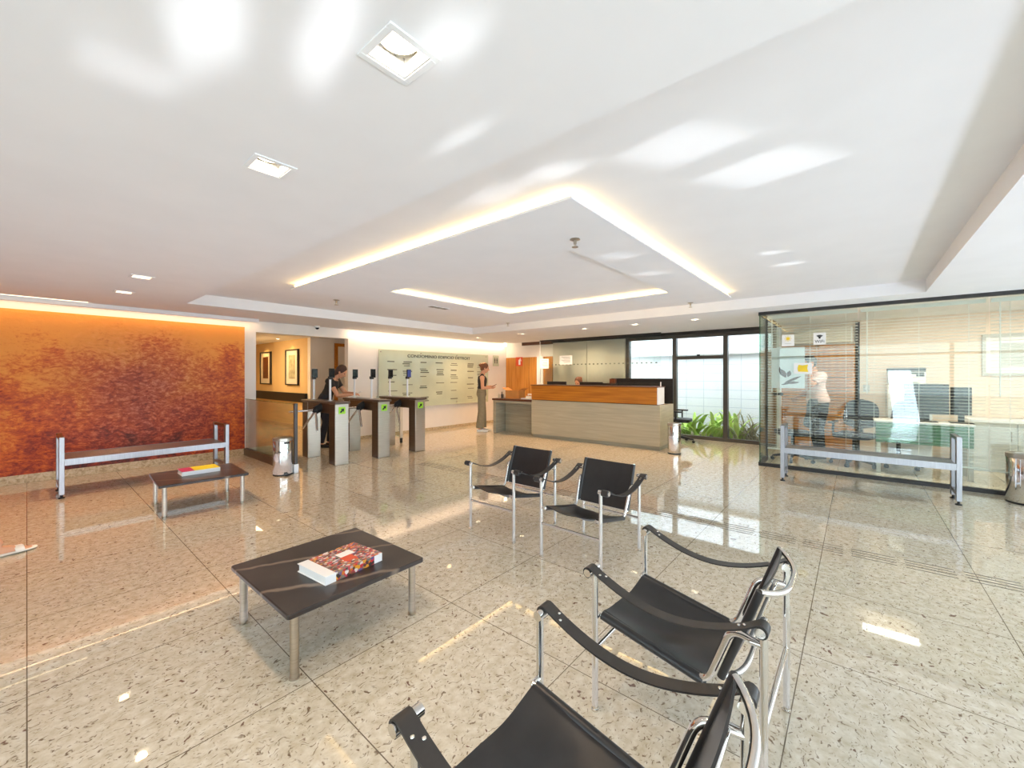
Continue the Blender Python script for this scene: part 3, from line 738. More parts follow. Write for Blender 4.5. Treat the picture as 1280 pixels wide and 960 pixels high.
# ------------------------------------------------------------------ leather sling armchairs
def chair(lb):
    t = thing('sling_armchair', lb, 'armchair', group='black leather sling armchairs')
    fx, rx, ly, r = .31, -.30, .258, .0125
    for x, h in ((fx, .595), (rx, .600)):
        for s in (-1, 1):
            MB().tube([(x, s*ly, 0), (x, s*ly, h)], r, 16).lathe([(.0155, 0), (.0155, .008), (.0125, .009)], (x, s*ly, 0), 16).build('leg', M['chrome'], t)
            MB().cyl((x, s*(ly-.016), h), (x, s*(ly+.066), h), .0155, 18).build('arm_peg', M['chrome'], t)
    for x in (fx, rx): MB().cyl((x, -ly, .262), (x, ly, .262), .0105, 14).build('stretcher', M['chrome'], t)
    # seat rails: peg on the front leg, sloping back, turned up and back to the rear leg
    sy = .218; fz, bz, bx = .385, .298, -.115
    for s in (-1, 1):
        pts = [(fx, s*ly, fz), (fx, s*sy, fz), (fx-.03, s*sy, fz-.006), (bx+.0, s*sy, bz), (bx-.085, s*(sy+.015), .535), (rx, s*ly, .525)]
        MB().tube([pts[0], pts[1]], .010, 12).build('front_peg', M['chrome'], t)
        MB().tube(fillet(pts[1:], .055, 6), .0125, 14).build('seat_rail', M['chrome'], t)
    L0 = math.hypot(fx-.015-bx, fz-bz)
    def seat(u, v):
        y = (v*2-1); x = fx-.012+(bx-fx+.012)*u; z = fz-.002+(bz-fz)*u
        e = 1-y*y
        sag = .050*e*(.55+.45*math.sin(PI*min(1, u*1.0)))+.012*e*math.exp(-((u-.5)/.2)**2)
        wr = .004*math.sin(9*u+5*y)*e
        edge = .014*max(0, 1-(1-abs(y))/.06) if abs(y) > .94 else 0
        return (x, y*(sy+.004), z+.016-sag+wr-edge), (.2, 0, 1)
    MB().sheet(seat, 24, 26, .006).build('seat', M['leather'], t, angle=60)
    for s in (-1, 1):
        MB().tube([(fx-.012, s*sy, fz-.002), (bx+.01, s*sy, bz+.004)], .0175, 14).build('seat_hem', M['leather'], t)
    # backrest sling between side tubes, bowed spreaders behind
    b0, b1 = V((-.165, 0, .345)), V((-.285, 0, .685)); by = .222
    ax = (b1-b0).normalized(); nn = V((ax.z, 0, -ax.x))
    def back(u, v):
        y = v*2-1; e = 1-y*y
        p = b0+(b1-b0)*u-nn*(.012*e+.004*math.sin(7*u)*e)
        return (p.x, y*by, p.z), nn
    bs = MB().sheet(back, 18, 20, .006)
    bk = bs.build('backrest', M['leather'], t, angle=60)
    for s in (-1, 1):
        MB().tube([(b0.x, s*by, b0.z), (b1.x, s*by, b1.z)], .0135, 12).build('hem', M['leather'], bk)
    for p, dep in ((b1-ax*.004, .07), (b0+ax*.004, .055)):
        pts = []
        for i in range(17):
            y = -1+2*i/16; d = dep*(1-abs(y)**3.0)
            q = p-nn*d; pts.append((q.x, y*by, q.z))
        MB().tube(pts, .0105, 12).build('back_bow', M['chrome'], t)
    MB().cyl((-.262, -ly, .528), (-.262, ly, .528), .010, 12).build('back_bar', M['chrome'], t)
    for s in (-1, 1): MB().cyl((rx, s*ly, .528), (-.262, s*ly, .528), .010, 12).build('pivot', M['chrome'], t)
    # arm straps looped round the pegs
    for s in (-1, 1):
        yc = s*(ly+.036); hw = .024; hz = .5975
        R = .0195; path = []
        for i in range(9):                       # loop round the front peg
            a = -PI*.55+ (PI*1.25)*i/8 
            path.append(V((fx+R*math.cos(a), yc, hz-.0025+R*math.sin(a))))
        n = 22; xs, xe = fx-.022, rx+.02
        for i in range(1, n):
            u = i/n; path.append(V((xs+(xe-xs)*u, yc, hz+.012*(1-abs(2*u-1))*0-.082*math.sin(PI*u)**.9+.008)))
        for i in range(9):
            a = PI*.45+(PI*1.25)*i/8
            path.append(V((rx+R*math.cos(a), yc, hz+.0025+R*math.sin(a))))
        def strap(u, v):
            f = u*(len(path)-1); i = min(int(f), len(path)-2); q = path[i].lerp(path[i+1], f-i)
            d = (path[i+1]-path[i]).normalized()
            return (q.x, yc+(v*2-1)*hw, q.z), V((-d.z, 0, d.x))
        st = MB().sheet(strap, len(path)-1, 2, .0055).build('arm_strap', M['leather_edge'], t, angle=70)
        rv = MB()
        for dx in (.048, .064):
            u = (fx-.022-(fx-dx))/(xs-xe)
            zz = hz-.082*math.sin(PI*max(.01, (dx-.022)/(xs-xe)))**.9+.012
            rv.ell((fx-dx, yc+(.010 if dx < .05 else -.010)*s, zz+.001), (.0058, .0058, .003), 12, 6)
        for dx in (.048, .064):
            zz = hz-.082*math.sin(PI*max(.01, (dx-.022)/(xs-xe)))**.9+.012
            rv.ell((rx+dx, yc, zz+.001), (.0058, .0058, .003), 12, 6)
        rv.build('rivet', M['rivet'], st)
    return t
c1 = chair('leather sling armchair farthest from the camera, its back towards the desk')
c1.location = (2.93, 2.445, 0); c1.rotation_euler = (0, 0, PI+.0)
c2 = dup(c1, (2.865, 1.595, 0), PI-.03, 'leather sling armchair between the farthest one and the side-on pair')
c3 = dup(c1, (1.79, .525, 0), PI/2-.01, 'side-on leather sling armchair whose whole seat and arm straps show')
c4 = dup(c1, (.862, .50, 0), PI/2+.02, 'nearest leather sling armchair, cut off by the bottom of the picture')

# ------------------------------------------------------------------ metal strips set in the floor
fs = None
def floor_strip(x, y, rz):
    global fs
    lb = 'thin set of parallel metal guide lines let into the floor'
    if fs is None:
        t = thing('guide_strip', lb, 'floor strip', group='metal guide lines in the floor')
        for i in range(4): MB().box(-.13, .13, -.083+i*.054, -.075+i*.054, 0, .0015).build('bar', M['strip'], t)
        fs = t; t.location = (x, y, 0); t.rotation_euler = (0, 0, rz)
    else: dup(fs, (x, y, 0), rz)
y = -1.65
while y < 5.2:
    floor_strip(4.19-.025*(y-1.0), y, PI/2+.025); y += .31
x = 5.4
while x < 7.2: floor_strip(x, 4.3, 0); x += .31
# ------------------------------------------------------------------ reception desk  (local +y runs along the desk towards the directory wall, +x into the room behind)
DR = .036
DO = V((7.569, 2.783, 0))
t = thing('reception_desk', 'long travertine reception desk with an orange wood upper counter', 'reception desk', DO, DR)
Ld = 2.92
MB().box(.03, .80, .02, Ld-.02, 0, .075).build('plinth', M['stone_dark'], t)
MB().box(0, .82, 0, Ld, .075, .845).build('stone_body', M['stone'], t, .004)
MB().box(.04, .05+.33, .04, Ld-.0, .845, .857).build('shadow_gap', M['wood_dark'], t)
MB().box(.0, .36, .055, Ld, .857, 1.178).build('wood_front', M['wood'], t, .003)
MB().box(.0, .36, .035, .055, .857, 1.178).build('end_panel', M['white'], t, .002)
MB().box(-.015, .40, .03, Ld+.015, 1.178, 1.196).build('counter_top', M['wood_dark'], t, .004)
lo = MB().box(-.02, .62, Ld, Ld+1.18, .80, .845).build('low_counter', M['wood_dark'], t, .005)
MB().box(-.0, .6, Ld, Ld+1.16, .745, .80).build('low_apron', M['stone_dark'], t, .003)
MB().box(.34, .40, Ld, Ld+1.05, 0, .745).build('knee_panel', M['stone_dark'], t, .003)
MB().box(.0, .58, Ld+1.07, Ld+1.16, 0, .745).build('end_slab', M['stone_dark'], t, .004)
DM = Matrix.Translation(DO) @ Matrix.Rotation(DR, 4, 'Z')
def dp(x, y, z=0): return tuple(DM @ V((x, y, z)))
def monitor(lb, x, y, zb, rz, w=.52, h=.31, g=None):
    t = thing('monitor', lb, 'monitor', (x, y, zb), rz, g)      # local -x = back, +x = screen side
    MB().box(-.10, .10, -.11, .11, 0, .012).build('foot', M['black'], t, .003)
    MB().box(-.03, -.005, -.03, .03, .012, .22).build('stand', M['black'], t, .003)
    s = MB().box(-.012, .022, -w/2, w/2, .11, .11+h).build('casing', M['black'], t, .005)
    MB().box(.022, .024, -w/2+.012, w/2-.012, .122, .098+h).build('screen', M['screen_off'], s)
    return t
g = 'monitors on the reception desk'
zt = .845
monitor('black monitor back showing over the wood counter near its left end', *dp(.60, 2.62)[:2], zt, DR, .52, .31, g)
monitor('black monitor in front of the seated receptionist', *dp(.60, 1.72)[:2], zt, DR, .56, .305, g)
monitor('black monitor between the receptionist and the black privacy screen', *dp(.60, 1.28)[:2], zt, DR, .34, .285, g)
t = thing('privacy_screen', 'tall black screen panel standing behind the near end of the desk', 'screen', dp(.70, .0, zt), DR)
MB().box(-.015, .015, -.03, 1.28, .0, .50).build('panel', M['black'], t, .004); MB().box(-.10, .015, 1.15, 1.28, 0, .49).build('return_panel', M['wood_dark'], t, .004)
t = thing('counter_glass', 'small upright glass guard on the near end of the wood counter', 'glass guard', dp(.2, .05, 1.196), DR)
MB().box(-.004, .004, 0, 1.1, 0, .075).build('glass_sheet', M['glass'], t); MB().box(-.01, .01, -.005, .01, 0, .085).build('edge_clip', M['white'], t)
t = thing('cardboard_box', 'open cardboard box on the low end of the reception desk', 'box', dp(.30, Ld+.70, .845), DR+.1)
bb = MB().box(-.15, .15, -.19, -.185, 0, .2).box(-.15, .15, .185, .19, 0, .2).box(-.15, -.145, -.185, .185, 0, .2).box(.145, .15, -.185, .185, 0, .2).box(-.15, .15, -.19, .19, 0, .005)
bb.build('carton', M['cardboard'], t)
for s in (-1, 1): MB().box(-.15, .15, 0, .12, 0, .004, Matrix.Translation((0, s*.188, .2)) @ Matrix.Rotation(s*.0+(.5 if s > 0 else PI-.5), 4, 'X')).build('flap', M['cardboard'], t)
t = thing('paper_stack', 'loose white papers on the low counter beside the wood end', 'papers', dp(.2, Ld+.22, .845), DR)
for i in range(5): MB().box(-.11, .11, -.15, .15, i*.006, i*.006+.005, Matrix.Rotation(.1*math.sin(i*3), 4, 'Z')).build('sheet', M['paper'], t)
t = thing('desk_phone', 'small white desk telephone on the low counter behind the papers', 'telephone', dp(.42, Ld+.30, .845), DR)
MB().add([(-.09, -.1, 0), (.09, -.1, 0), (.09, .1, 0), (-.09, .1, 0), (-.09, -.1, .07), (.09, -.1, .03), (.09, .1, .03), (-.09, .1, .07)], [(0, 3, 2, 1), (4, 5, 6, 7), (0, 1, 5, 4), (1, 2, 6, 5), (2, 3, 7, 6), (3, 0, 4, 7)]).build('base', M['white'], t, .006)
MB().tube([(-.05, .06, .10), (-.05, .02, .11), (-.05, -.06, .10)], [.022, .016, .022], 12).build('handset', M['white'], t)
for i, (a, hgt) in enumerate(((1.0, .12), (1.1, .10))):
    t = thing('pen_cup' if i == 0 else 'hand_gel_bottle', ('dark pen cup beside the cardboard box on the low counter', 'small bottle beside the pen cup on the low counter')[i], ('cup', 'bottle')[i], dp(.16, Ld+a, .845))
    if i == 0:
        MB().lathe([(.034, 0), (.036, .1), (.032, .1), (.03, .01)], n=20).build('cup', M['bronze'], t)
        for q in range(3): MB().cyl((.01*q-.01, .005*q, .02), (.03*q-.03, .01*q, .16), .004, 8).build('pen', M['black'], t)
    else:
        MB().lathe([(.028, 0), (.03, .01), (.03, .08), (.012, .1), (.012, .11)], n=20).build('bottle', M['beige'], t)
        MB().lathe([(.014, .108), (.014, .125), (.005, .128)], n=14).cyl((0, 0, .135), (-.03, 0, .132), .005).build('pump', M['white'], t)

# wall panelling behind the reception
wp = MB().box(WX-.03, WX, 6.56, 8.30, 0, 1.95); t = struct('wall_panel_wood', wp, M['wood_v'], 'orange wood panelling behind the low end of the desk', 'panelling')
MB().box(WX-.034, WX-.03, 7.40, 7.408, 0, 1.95).build('seam', M['wood_dark'], t)
st = thing('glass_door', 'narrow pale door strip between the wood panels', 'door', (WX-.03, 6.98, 0)); MB().box(-.025, 0, -.10, .12, 0, 1.96).build('door_leaf', M['white'], st, .002); MB().ell((-.04, .07, 1.05), (.02, .02, .02)).build('knob', M['steel'], st)
bp = MB().box(WX-.025, WX, 5.475, 6.55, 0, 2.31).box(WX-.025, WX, 4.40, 5.465, 0, 2.31)
struct('wall_panel_beige', bp, M['beige'], 'two pale beige wall panels behind the receptionist', 'panelling')
struct('trim_5', MB().box(WX-.05, WX, 6.56, 7.66, 2.30, Z0), M['wood_dark'], 'dark header strip over the door in the panelling', 'trim')
t = thing('fire_sign', 'small red-orange safety sign on the wood panelling', 'sign', (WX-.035, 7.77, 1.82)); MB().box(-.006, 0, -.13, .13, -.13, .14).build('plate', M['red'], t); MB().box(-.009, -.006, -.05, .02, -.09, .06).tube([(-.008, -.01, .06), (-.008, -.05, .10), (-.008, -.08, .02)], .008).build('pictogram', M['paper'], t)
# frameless glass screen behind the desk with dots and notices
GX = 9.3
t = thing('glass_partition', 'frameless glass screen behind the desk with a row of square dots', 'partition', (GX, 3.4, 0))
MB().box(-.005, .005, 0, 3.4, .05, 2.36).build('glass_sheet', M['glass'], t)
d = MB(); y = .08
while y < 3.3: d.box(-.007, -.005, y, y+.045, 1.685, 1.715); y += .115
d.build('dot_strip', M['grey_print'], t)
MB().box(-.015, .015, 0, 3.4, 0, .05).build('floor_channel', M['steel'], t)
MB().box(-.015, .015, 0, 3.4, 2.36, Z0).build('top_channel', M['dark'], t)
MB().box(-.008, .008, 3.395, 3.405, .05, 2.36).build('edge', M['white'], t)
def notice(lb, X, y0, y1, z0, z1, kind):
    t = thing('notice', lb, 'notice', (X, (y0+y1)/2, (z0+z1)/2))
    w, h = (y1-y0), (z1-z0)
    MB().box(-.004, 0, -w/2, w/2, -h/2, h/2).build('sheet', M['paper'], t)
    p = MB()
    if kind == 'text':
        for i in range(6): p.box(-.006, -.004, -w*.35, w*(.35-.1*(i % 3)), h*(.32-.12*i), h*(.32-.12*i)+h*.03)
        p.build('print', M['grey_print'], t)
    elif kind == 'sun':
        p.cyl((-.006, 0, h*.16), (-.004, 0, h*.16), w*.16, 20)
        for i in range(8):
            a = i*PI/4; p.cyl((-.005, math.cos(a)*w*.2, h*.16+math.sin(a)*w*.2), (-.005, math.cos(a)*w*.28, h*.16+math.sin(a)*w*.28), w*.035, 6)
        p.build('print', M['yellow'], t)
        MB().box(-.006, -.004, -w*.25, w*.25, -h*.3, -h*.26).build('caption', M['greypic'], t)
    elif kind == 'wifi':
        for r in (.14, .24, .34):
            p.tube([(-.005, w*r*math.cos(a), h*.06+w*r*.8*math.sin(a)) for a in [PI/4+PI/2*i/8 for i in range(9)]], .006, 6)
        p.cyl((-.006, 0, h*.07), (-.004, 0, h*.07), .012, 12); p.build('wifi_arcs', M['black_print'], t)
        me = text_mesh('WiFi', h*.34, .001); T = Matrix.Translation((-.006, 0, -h*.34)) @ Matrix.Rotation(-PI/2, 4, 'Z') @ Matrix.Rotation(PI/2, 4, 'X')
        link_mesh('lettering', me, M['black_print'], t, T)
    else:
        p.add([(-.005, -w*.30, -h*.34), (-.005, w*.26, -h*.30), (-.005, w*.3, h*.0), (-.005, w*.24, h*.33), (-.005, 0, h*.27), (-.005, -w*.28, h*.34), (-.005, -w*.24, 0)], [(0, 1, 2, 3, 4, 5, 6)])
        p.build('print', M['yellow'], t)
    return t
notice('white printed notice hanging on the glass behind the desk, over the beige panels', GX-.006, 5.74, 6.14, 1.70, 1.94, 'text')
notice('white printed notice at the end of the glass behind the desk, over the pale door', GX-.006, 6.5, 6.79, 1.60, 1.87, 'text')

# ------------------------------------------------------------------ glass office
OX, OY = 7.38, 1.15
t = thing('office_glazing', 'clear glass front of the corner office with black top and bottom rails', 'partition', (OX, OY, 0))
for a, bb in ((-1.17, -.006), (-2.36, -1.176), (-4.2, -2.366)): MB().box(-.006, .006, a, bb, .05, 2.345).build('pane', M['office_glass'], t)
MB().box(.012, .62, -.005, .005, .05, 2.345).build('pane', M['office_glass'], t)
MB().box(-.03, .03, -4.2, .012, 2.345, Z0).box(.03, 2.2, -.025, .025, 2.345, Z0).build('top_rail', M['dark'], t)
MB().box(-.03, .03, -4.2, .012, 0, .05).box(.03, .63, -.025, .025, 0, .05).build('bottom_rail', M['dark'], t)
MB().box(-.008, .008, -.008, .008, .05, 2.345).build('corner_edge', M['green_glass'], t)
MB().box(.62, .645, -.02, .02, .05, 2.345).build('door_post', M['bronze'], t)
d = MB().box(.66, 2.02, -.005, .005, .01, 2.3).build('glass_door', M['office_glass'], t)
MB().box(.655, .69, -.015, .015, .01, .06).build('pivot', M['steel'], d); MB().cyl((1.9, -.05, 1.05), (1.9, .05, 1.05), .02).ell((1.9, .06, 1.05), (.035, .03, .035)).ell((1.9, -.06, 1.05), (.035, .03, .035)).build('knob', M['black'], d)
MB().box(2.05, 2.2, -.03, .03, 0, 2.345).build('door_jamb', M['white'], t)
def blind(lb, y0, y1):
    t = thing('venetian_blind', lb, 'blind', (OX+.09, y0, 0), group='white venetian blinds in the glass office')
    w = y1-y0; s = MB(); z = .30; M_ = Matrix.Rotation(.22, 4, 'Y')
    while z < 2.26:
        s.box(-.0125, .0125, 0, w, -.0006, .0006, Matrix.Translation((0, 0, z)) @ M_); z += .040
    s.build('slats', M['blind'], t)
    MB().box(-.02, .02, 0, w, 2.28, 2.33).build('head_rail', M['blind'], t, .003); MB().box(-.014, .014, 0, w, .262, .282).build('bottom_rail', M['blind'], t, .003)
    for f in (.12, .5, .88): MB().cyl((-.014, w*f, .27), (-.014, w*f, 2.3), .0018, 6).cyl((.014, w*f, .27), (.014, w*f, 2.3), .0018, 6).build('ladder_cord', M['blind'], t)
    MB().cyl((-.03, w*.97-.03, 1.15), (-.03, w*.97-.03, 2.28), .007, 8).build('wand', M['blind'], t)
blind('half-open white venetian blind behind the office glass nearest the desk', -.02, 1.06)
blind('half-open white venetian blind in the middle of the office glass', -1.2, -.05)
blind('half-open white venetian blind at the frame-edge end of the office glass', -2.5, -1.24)
notice('small notice with a yellow sun on the office glass', OX-.008, .705, .86, 1.845, 2.015, 'sun')
notice('small WiFi notice on the office glass', OX-.008, .33, .475, 1.85, 2.02, 'wifi')
notice('notice with a solid yellow picture, lowest on the office glass', OX-.008, .49, .71, 1.43, 1.59, 'block')
# hanging poster with a leaf sprig
t = thing('leaf_poster', 'tall white poster with brown leaves hanging inside the office glass', 'poster', (OX+.04, .79, 1.21))
MB().box(-.003, .003, -.21, .21, 0, .62).build('sheet', M['white'], t)
MB().box(-.005, -.003, -.21, .21, .44, .48).build('band', M['greypic'], t)
def leaf(c, ang, L_, W_):
    pts = []
    for i in range(13):
        u = i/12; pts.append((u*L_, W_*math.sin(PI*u)))
    for i in range(11, 0, -1):
        u = i/12; pts.append((u*L_, -W_*math.sin(PI*u)))
    ca, sa = math.cos(ang), math.sin(ang)
    return [(-.0045, -(c[0]+x*ca-y*sa), c[1]+x*sa+y*ca) for x, y in pts]
for c, a, l, w in (((-.02, .16), 2.1, .16, .035), ((.0, .17), 1.3, .1, .03), ((-.05, .08), .45, .24, .018), ((-.09, .05), .3, .2, .014), ((.02, .07), .2, .13, .012), ((-.09, .20), 1.7, .13, .014)):
    p = leaf(c, a, l, w); MB().add(p, [tuple(range(len(p)))]).build('leaf', M['wood_dark'], t)
# wooden slatted doors at the back of the office
t = thing('slatted_doors', 'orange wood slatted double doors at the back of the office', 'doors', (WX-.02, 1.13, 0))
for a, bb in ((-.56, -.0), (-1.12, -.57)):
    s = MB(); z = .05
    while z < 1.93: s.box(-.03, 0, a+.03, bb-.03, z, z+.052); z += .06
    d = s.build('door_leaf', M['wood_v'], t, .003)
    MB().box(-.035, .005, a, a+.03, .0, 1.96).box(-.035, .005, bb-.03, bb, 0, 1.96).box(-.035, .005, a, bb, 1.93, 1.97).build('stile', M['wood_v'], d)
MB().box(-.04, .01, -1.18, -1.12, 0, 2.36).build('dark_jamb', M['dark'], t)
t = thing('roller_cassette', 'long pale box above the slatted doors', 'cassette', (WX-.02, .05, 2.0)); MB().box(-.16, 0, 0, .86, 0, .27).build('cassette', M['beige'], t, .008); MB().box(-.162, -.16, .0, .02, 0, .27).build('end_cap', M['white'], t)
t = thing('light_switch', 'small wall switch beside the slatted doors', 'switch', (WX, -.14, 1.18)); MB().box(-.008, 0, -.045, .045, -.06, .06).build('plate', M['greypic'], t, .002); MB().box(-.012, -.008, -.015, .015, -.03, .03).build('rocker', M['white'], t)
t = thing('ceiling_light_panel', 'long bright light panel in the office ceiling', 'ceiling light', (8.1, -.38, Z0)); MB().box(-.10, .10, -.34, .34, -.012, 0).build('frame', M['white'], t); MB().box(-.08, .08, -.32, .32, -.016, -.012).build('diffuser', M['panel_lamp'], t)

def office_chair(lb, loc, rz, arms=True, col='grey_fabric'):
    t = thing('office_chair', lb, 'chair', loc, rz)
    MB().poly(rrect(.48, .48, .12), .07, Matrix.Translation((0, 0, .43))).build('seat', M[col], t, .02)
    def bk(u, v):
        w = .235*math.sqrt(max(.02, 1-abs(2*u-1)**4))*(1-.12*u)
        return (-.24-.08*u-.03*math.sin(PI*u)+.05*(2*v-1)**2, (2*v-1)*w, .56+.46*u), (1, 0, .15)
    MB().sheet(bk, 16, 12, .035).build('backrest', M[col], t, angle=60)
    MB().tube(fillet([(-.05, 0, .42), (-.27, 0, .42), (-.31, 0, .75)], .08), .022, 10).build('back_stem', M['black'], t)
    b = MB().cyl((0, 0, .10), (0, 0, .43), .026, 14).build('gas_lift', M['black'], t)
    for i in range(5):
        a = i*2*PI/5; q = V((.29*math.cos(a), .29*math.sin(a), .07))
        lg = MB().tube([(0, 0, .115), q], [.03, .016], 10).build('base_leg', M['black'], t)
        MB().cyl(q+V((-.02*math.sin(a), .02*math.cos(a), -.042)), q+V((.02*math.sin(a), -.02*math.cos(a), -.042)), .028, 14).cyl(q, q+V((0, 0, -.03)), .008).build('caster', M['black'], lg)
    if arms:
        for s in (-1, 1):
            MB().tube(fillet([(0, s*.2, .44), (0, s*.28, .46), (0, s*.28, .64)], .04), .016, 10).build('arm_post', M['black'], t)
            MB().box(-.12, .12, s*.28-.035, s*.28+.035, .64, .67).build('arm_pad', M['black'], t, .01)
    return t
office_chair('black office armchair behind the near end of the desk, by the window', (8.9, 2.87, 0), -PI/2+.08, True, 'black')
office_chair('dark rounded office chair beside the slatted doors, behind the bench', (8.35, .02, 0), PI*.9)
office_chair('dark office chair in front of the man by the glass corner', (8.15, .80, 0), 1.9, False)
office_chair('low dark office chair behind the green glass desk front', (8.66, -.5, 0), 2.6, False)
t = thing('office_desk', 'office desk with a green glass front panel', 'desk', (8.0, -.68, 0))
MB().box(-.02, .5, -.52, .48, .725, .75).build('desktop', M['white'], t, .004)
MB().box(-.02, -.008, -.50, .46, .44, .72).build('modesty_panel', M['green_glass'], t)
MB().box(-.006, .0, -.50, .46, .46, .72).build('panel_backing', M['leaf_glass'] if 'leaf_glass' in M else M['sign_glass'], t)
for x in (.04, .45):
    for y in (-.48, .43): MB().box(x-.025, x+.025, y-.025, y+.025, 0, .725).build('leg', M['steel'], t, .003)
monitor('wide dark monitor seen from behind on the office desk', 8.22, -.76, .75, 0, .45, .42)
monitor('second dark monitor on the office desk, nearer the frame edge', 8.25, -1.10, .75, 0, .20, .38)
t = thing('filing_cabinet', 'pale filing cabinet against the peach office wall', 'cabinet', (9.3, -.65, 0))
MB().box(-.26, .28, -.26, .26, 0, 1.26).build('carcass', M['beige'], t, .004)
for i in range(3):
    d = MB().box(-.278, -.26, -.25, .25, .04+i*.41, .43+i*.41).build('drawer', M['white'], t, .003); MB().box(-.295, -.278, -.06, .06, .34+i*.41, .36+i*.41).build('handle', M['steel'], d)
t = thing('printer', 'grey and white printer on top of the filing cabinet', 'printer', (9.28, -.62, 1.26))
MB().box(-.2, .2, -.22, .22, 0, .2).build('body', M['white'], t, .01); MB().box(-.2, .2, -.22, .22, .2, .27).build('scanner_lid', M['grey_fabric'], t, .008); MB().box(-.32, -.2, -.14, .14, .03, .045).build('paper_tray', M['greypic'], t); MB().box(-.3, -.2, -.1, .1, .05, .16).build('printed_sheets', M['paper'], t); MB().box(-.204, -.2, -.2, -.02, .13, .19).build('control_panel', M['black'], t)
t = thing('wall_print', 'large pale framed print on the peach office wall', 'picture', (WX, -1.95, 1.4))
MB().box(-.03, 0, -.45, .45, 0, .04).box(-.03, 0, -.45, .45, .6, .64).box(-.03, 0, -.45, -.41, .04, .6).box(-.03, 0, .41, .45, .04, .6).build('frame', M['greypic'], t, .003); MB().box(-.012, 0, -.41, .41, .04, .6).build('print', M['white'], t); MB().box(-.014, -.012, -.26, .26, .14, .5).build('image_field', M['greypic'], t)
t = thing('side_cabinet', 'pale low cabinet at the far side of the office', 'cabinet', (9.3, -1.75, 0)); MB().box(-.25, .28, -.45, .45, 0, .75).build('carcass', M['white'], t, .004)
for s in (-1, 1): d = MB().box(-.268, -.25, min(s*.005, s*.44), max(s*.005, s*.44), .04, .72).build('door', M['greypic'], t, .003); MB().cyl((-.29, s*.06, .45), (-.29, s*.06, .6), .006).build('handle', M['steel'], d)

# ------------------------------------------------------------------ court plants
def plant(lb, x, y, n, hgt, spread, mat, w=.03, seed=1, droop=.7):
    r = random.Random(seed); m = MB()
    for i in range(n):
        a = r.uniform(0, 2*PI); bx, by = r.uniform(-.45, .45)*spread, r.uniform(-.6, .6)*spread; Ln = hgt*r.uniform(.35, 1.15); ww = w*r.uniform(.7, 1.2); sp = spread*r.uniform(.4, 1)
        def fn(u, v, a=a, Ln=Ln, ww=ww, sp=sp, bx=bx, by=by):
            rr = sp*u**1.3; z = Ln*(u-droop*.55*u*u*u); wd = ww*math.sin(PI*min(1, .12+u*.88))
            t = (v*2-1)
            return (bx*.5+.55*rr*math.cos(a)-t*wd*math.sin(a), by+rr*math.sin(a)+t*wd*math.cos(a), z-.3*abs(t)*wd), (-.6*math.cos(a), -.6*math.sin(a), .8)
        m.sheet(fn, 8, 2, .002)
    o = m.build('garden_plant', mat); o.location = (x, y, -.03)
    return tag(o, lb, 'plant', 'plants in the court bed')
plant('bright green strap-leaved plant in the middle of the court bed', 10.32, 2.78, 34, .80, .7, M['leaf'], .05, 3)
plant('bright green plant beside the window mullion', 10.34, 2.22, 26, .95, .55, M['leaf'], .045, 4)
plant('dull feathery plant beyond the right window pane', 10.3, 1.72, 75, .62, .6, M['leaf_dark'], .016, 5)
plant('tall sparse dull plant behind the right window pane', 10.45, 2.0, 26, 1.0, .55, M['leaf_dark'], .02, 6)
plant('low dull plant by the office corner of the window', 10.3, 1.2, 90, .5, .45, M['leaf_dark'], .018, 7)
plant('low yellow-green plant nearest the reception', 10.3, 3.35, 36, .55, .45, M['leaf'], .022, 8)
# ------------------------------------------------------------------ people (local frame: facing +x, left is +y, z up)
def lerp(a, b, t): return V(a)*(1-t)+V(b)*t
def hand(mb, wr, d, palm, side, curl=.5, s=1.0):
    """palm + four unequal bent fingers + thumb leaving the side of the palm"""
    d = V(d).normalized(); palm = V(palm); palm = (palm-d*palm.dot(d)).normalized(); k = d.cross(palm).normalized()*side
    wr = V(wr)
    mb.rings([(wr, .017, .024, palm, k), (wr+d*.03*s, .016, .036, palm, k), (wr+d*.07*s, .015, .041, palm, k), (wr+d*.092*s, .012, .036, palm, k)], 14)
    for i, L_ in enumerate((.068, .078, .072, .056)):
        p = wr+d*.086*s+k*(.030-.020*i); a = curl*.6; pts = [p-d*.02]
        dd = d
        for seg in (.45, .33, .27):
            pts.append(p); dd = (dd*math.cos(a)+palm*math.sin(a)).normalized(); p = p+dd*L_*seg*s; a = curl*.75
            dd = dd
        pts.append(p)
        mb.tube(pts, [.0085, .0088, .0082, .0076, .0062], 10)
    b = wr+d*.03*s+k*.028; td = (d*.65+k*.65+palm*.35).normalized(); td2 = (d*.9+k*.2+palm*.4).normalized()
    mb.tube([b-td*.012, b+td*.028, b+td*.028+td2*.03], [.0125, .0105, .0075], 10)
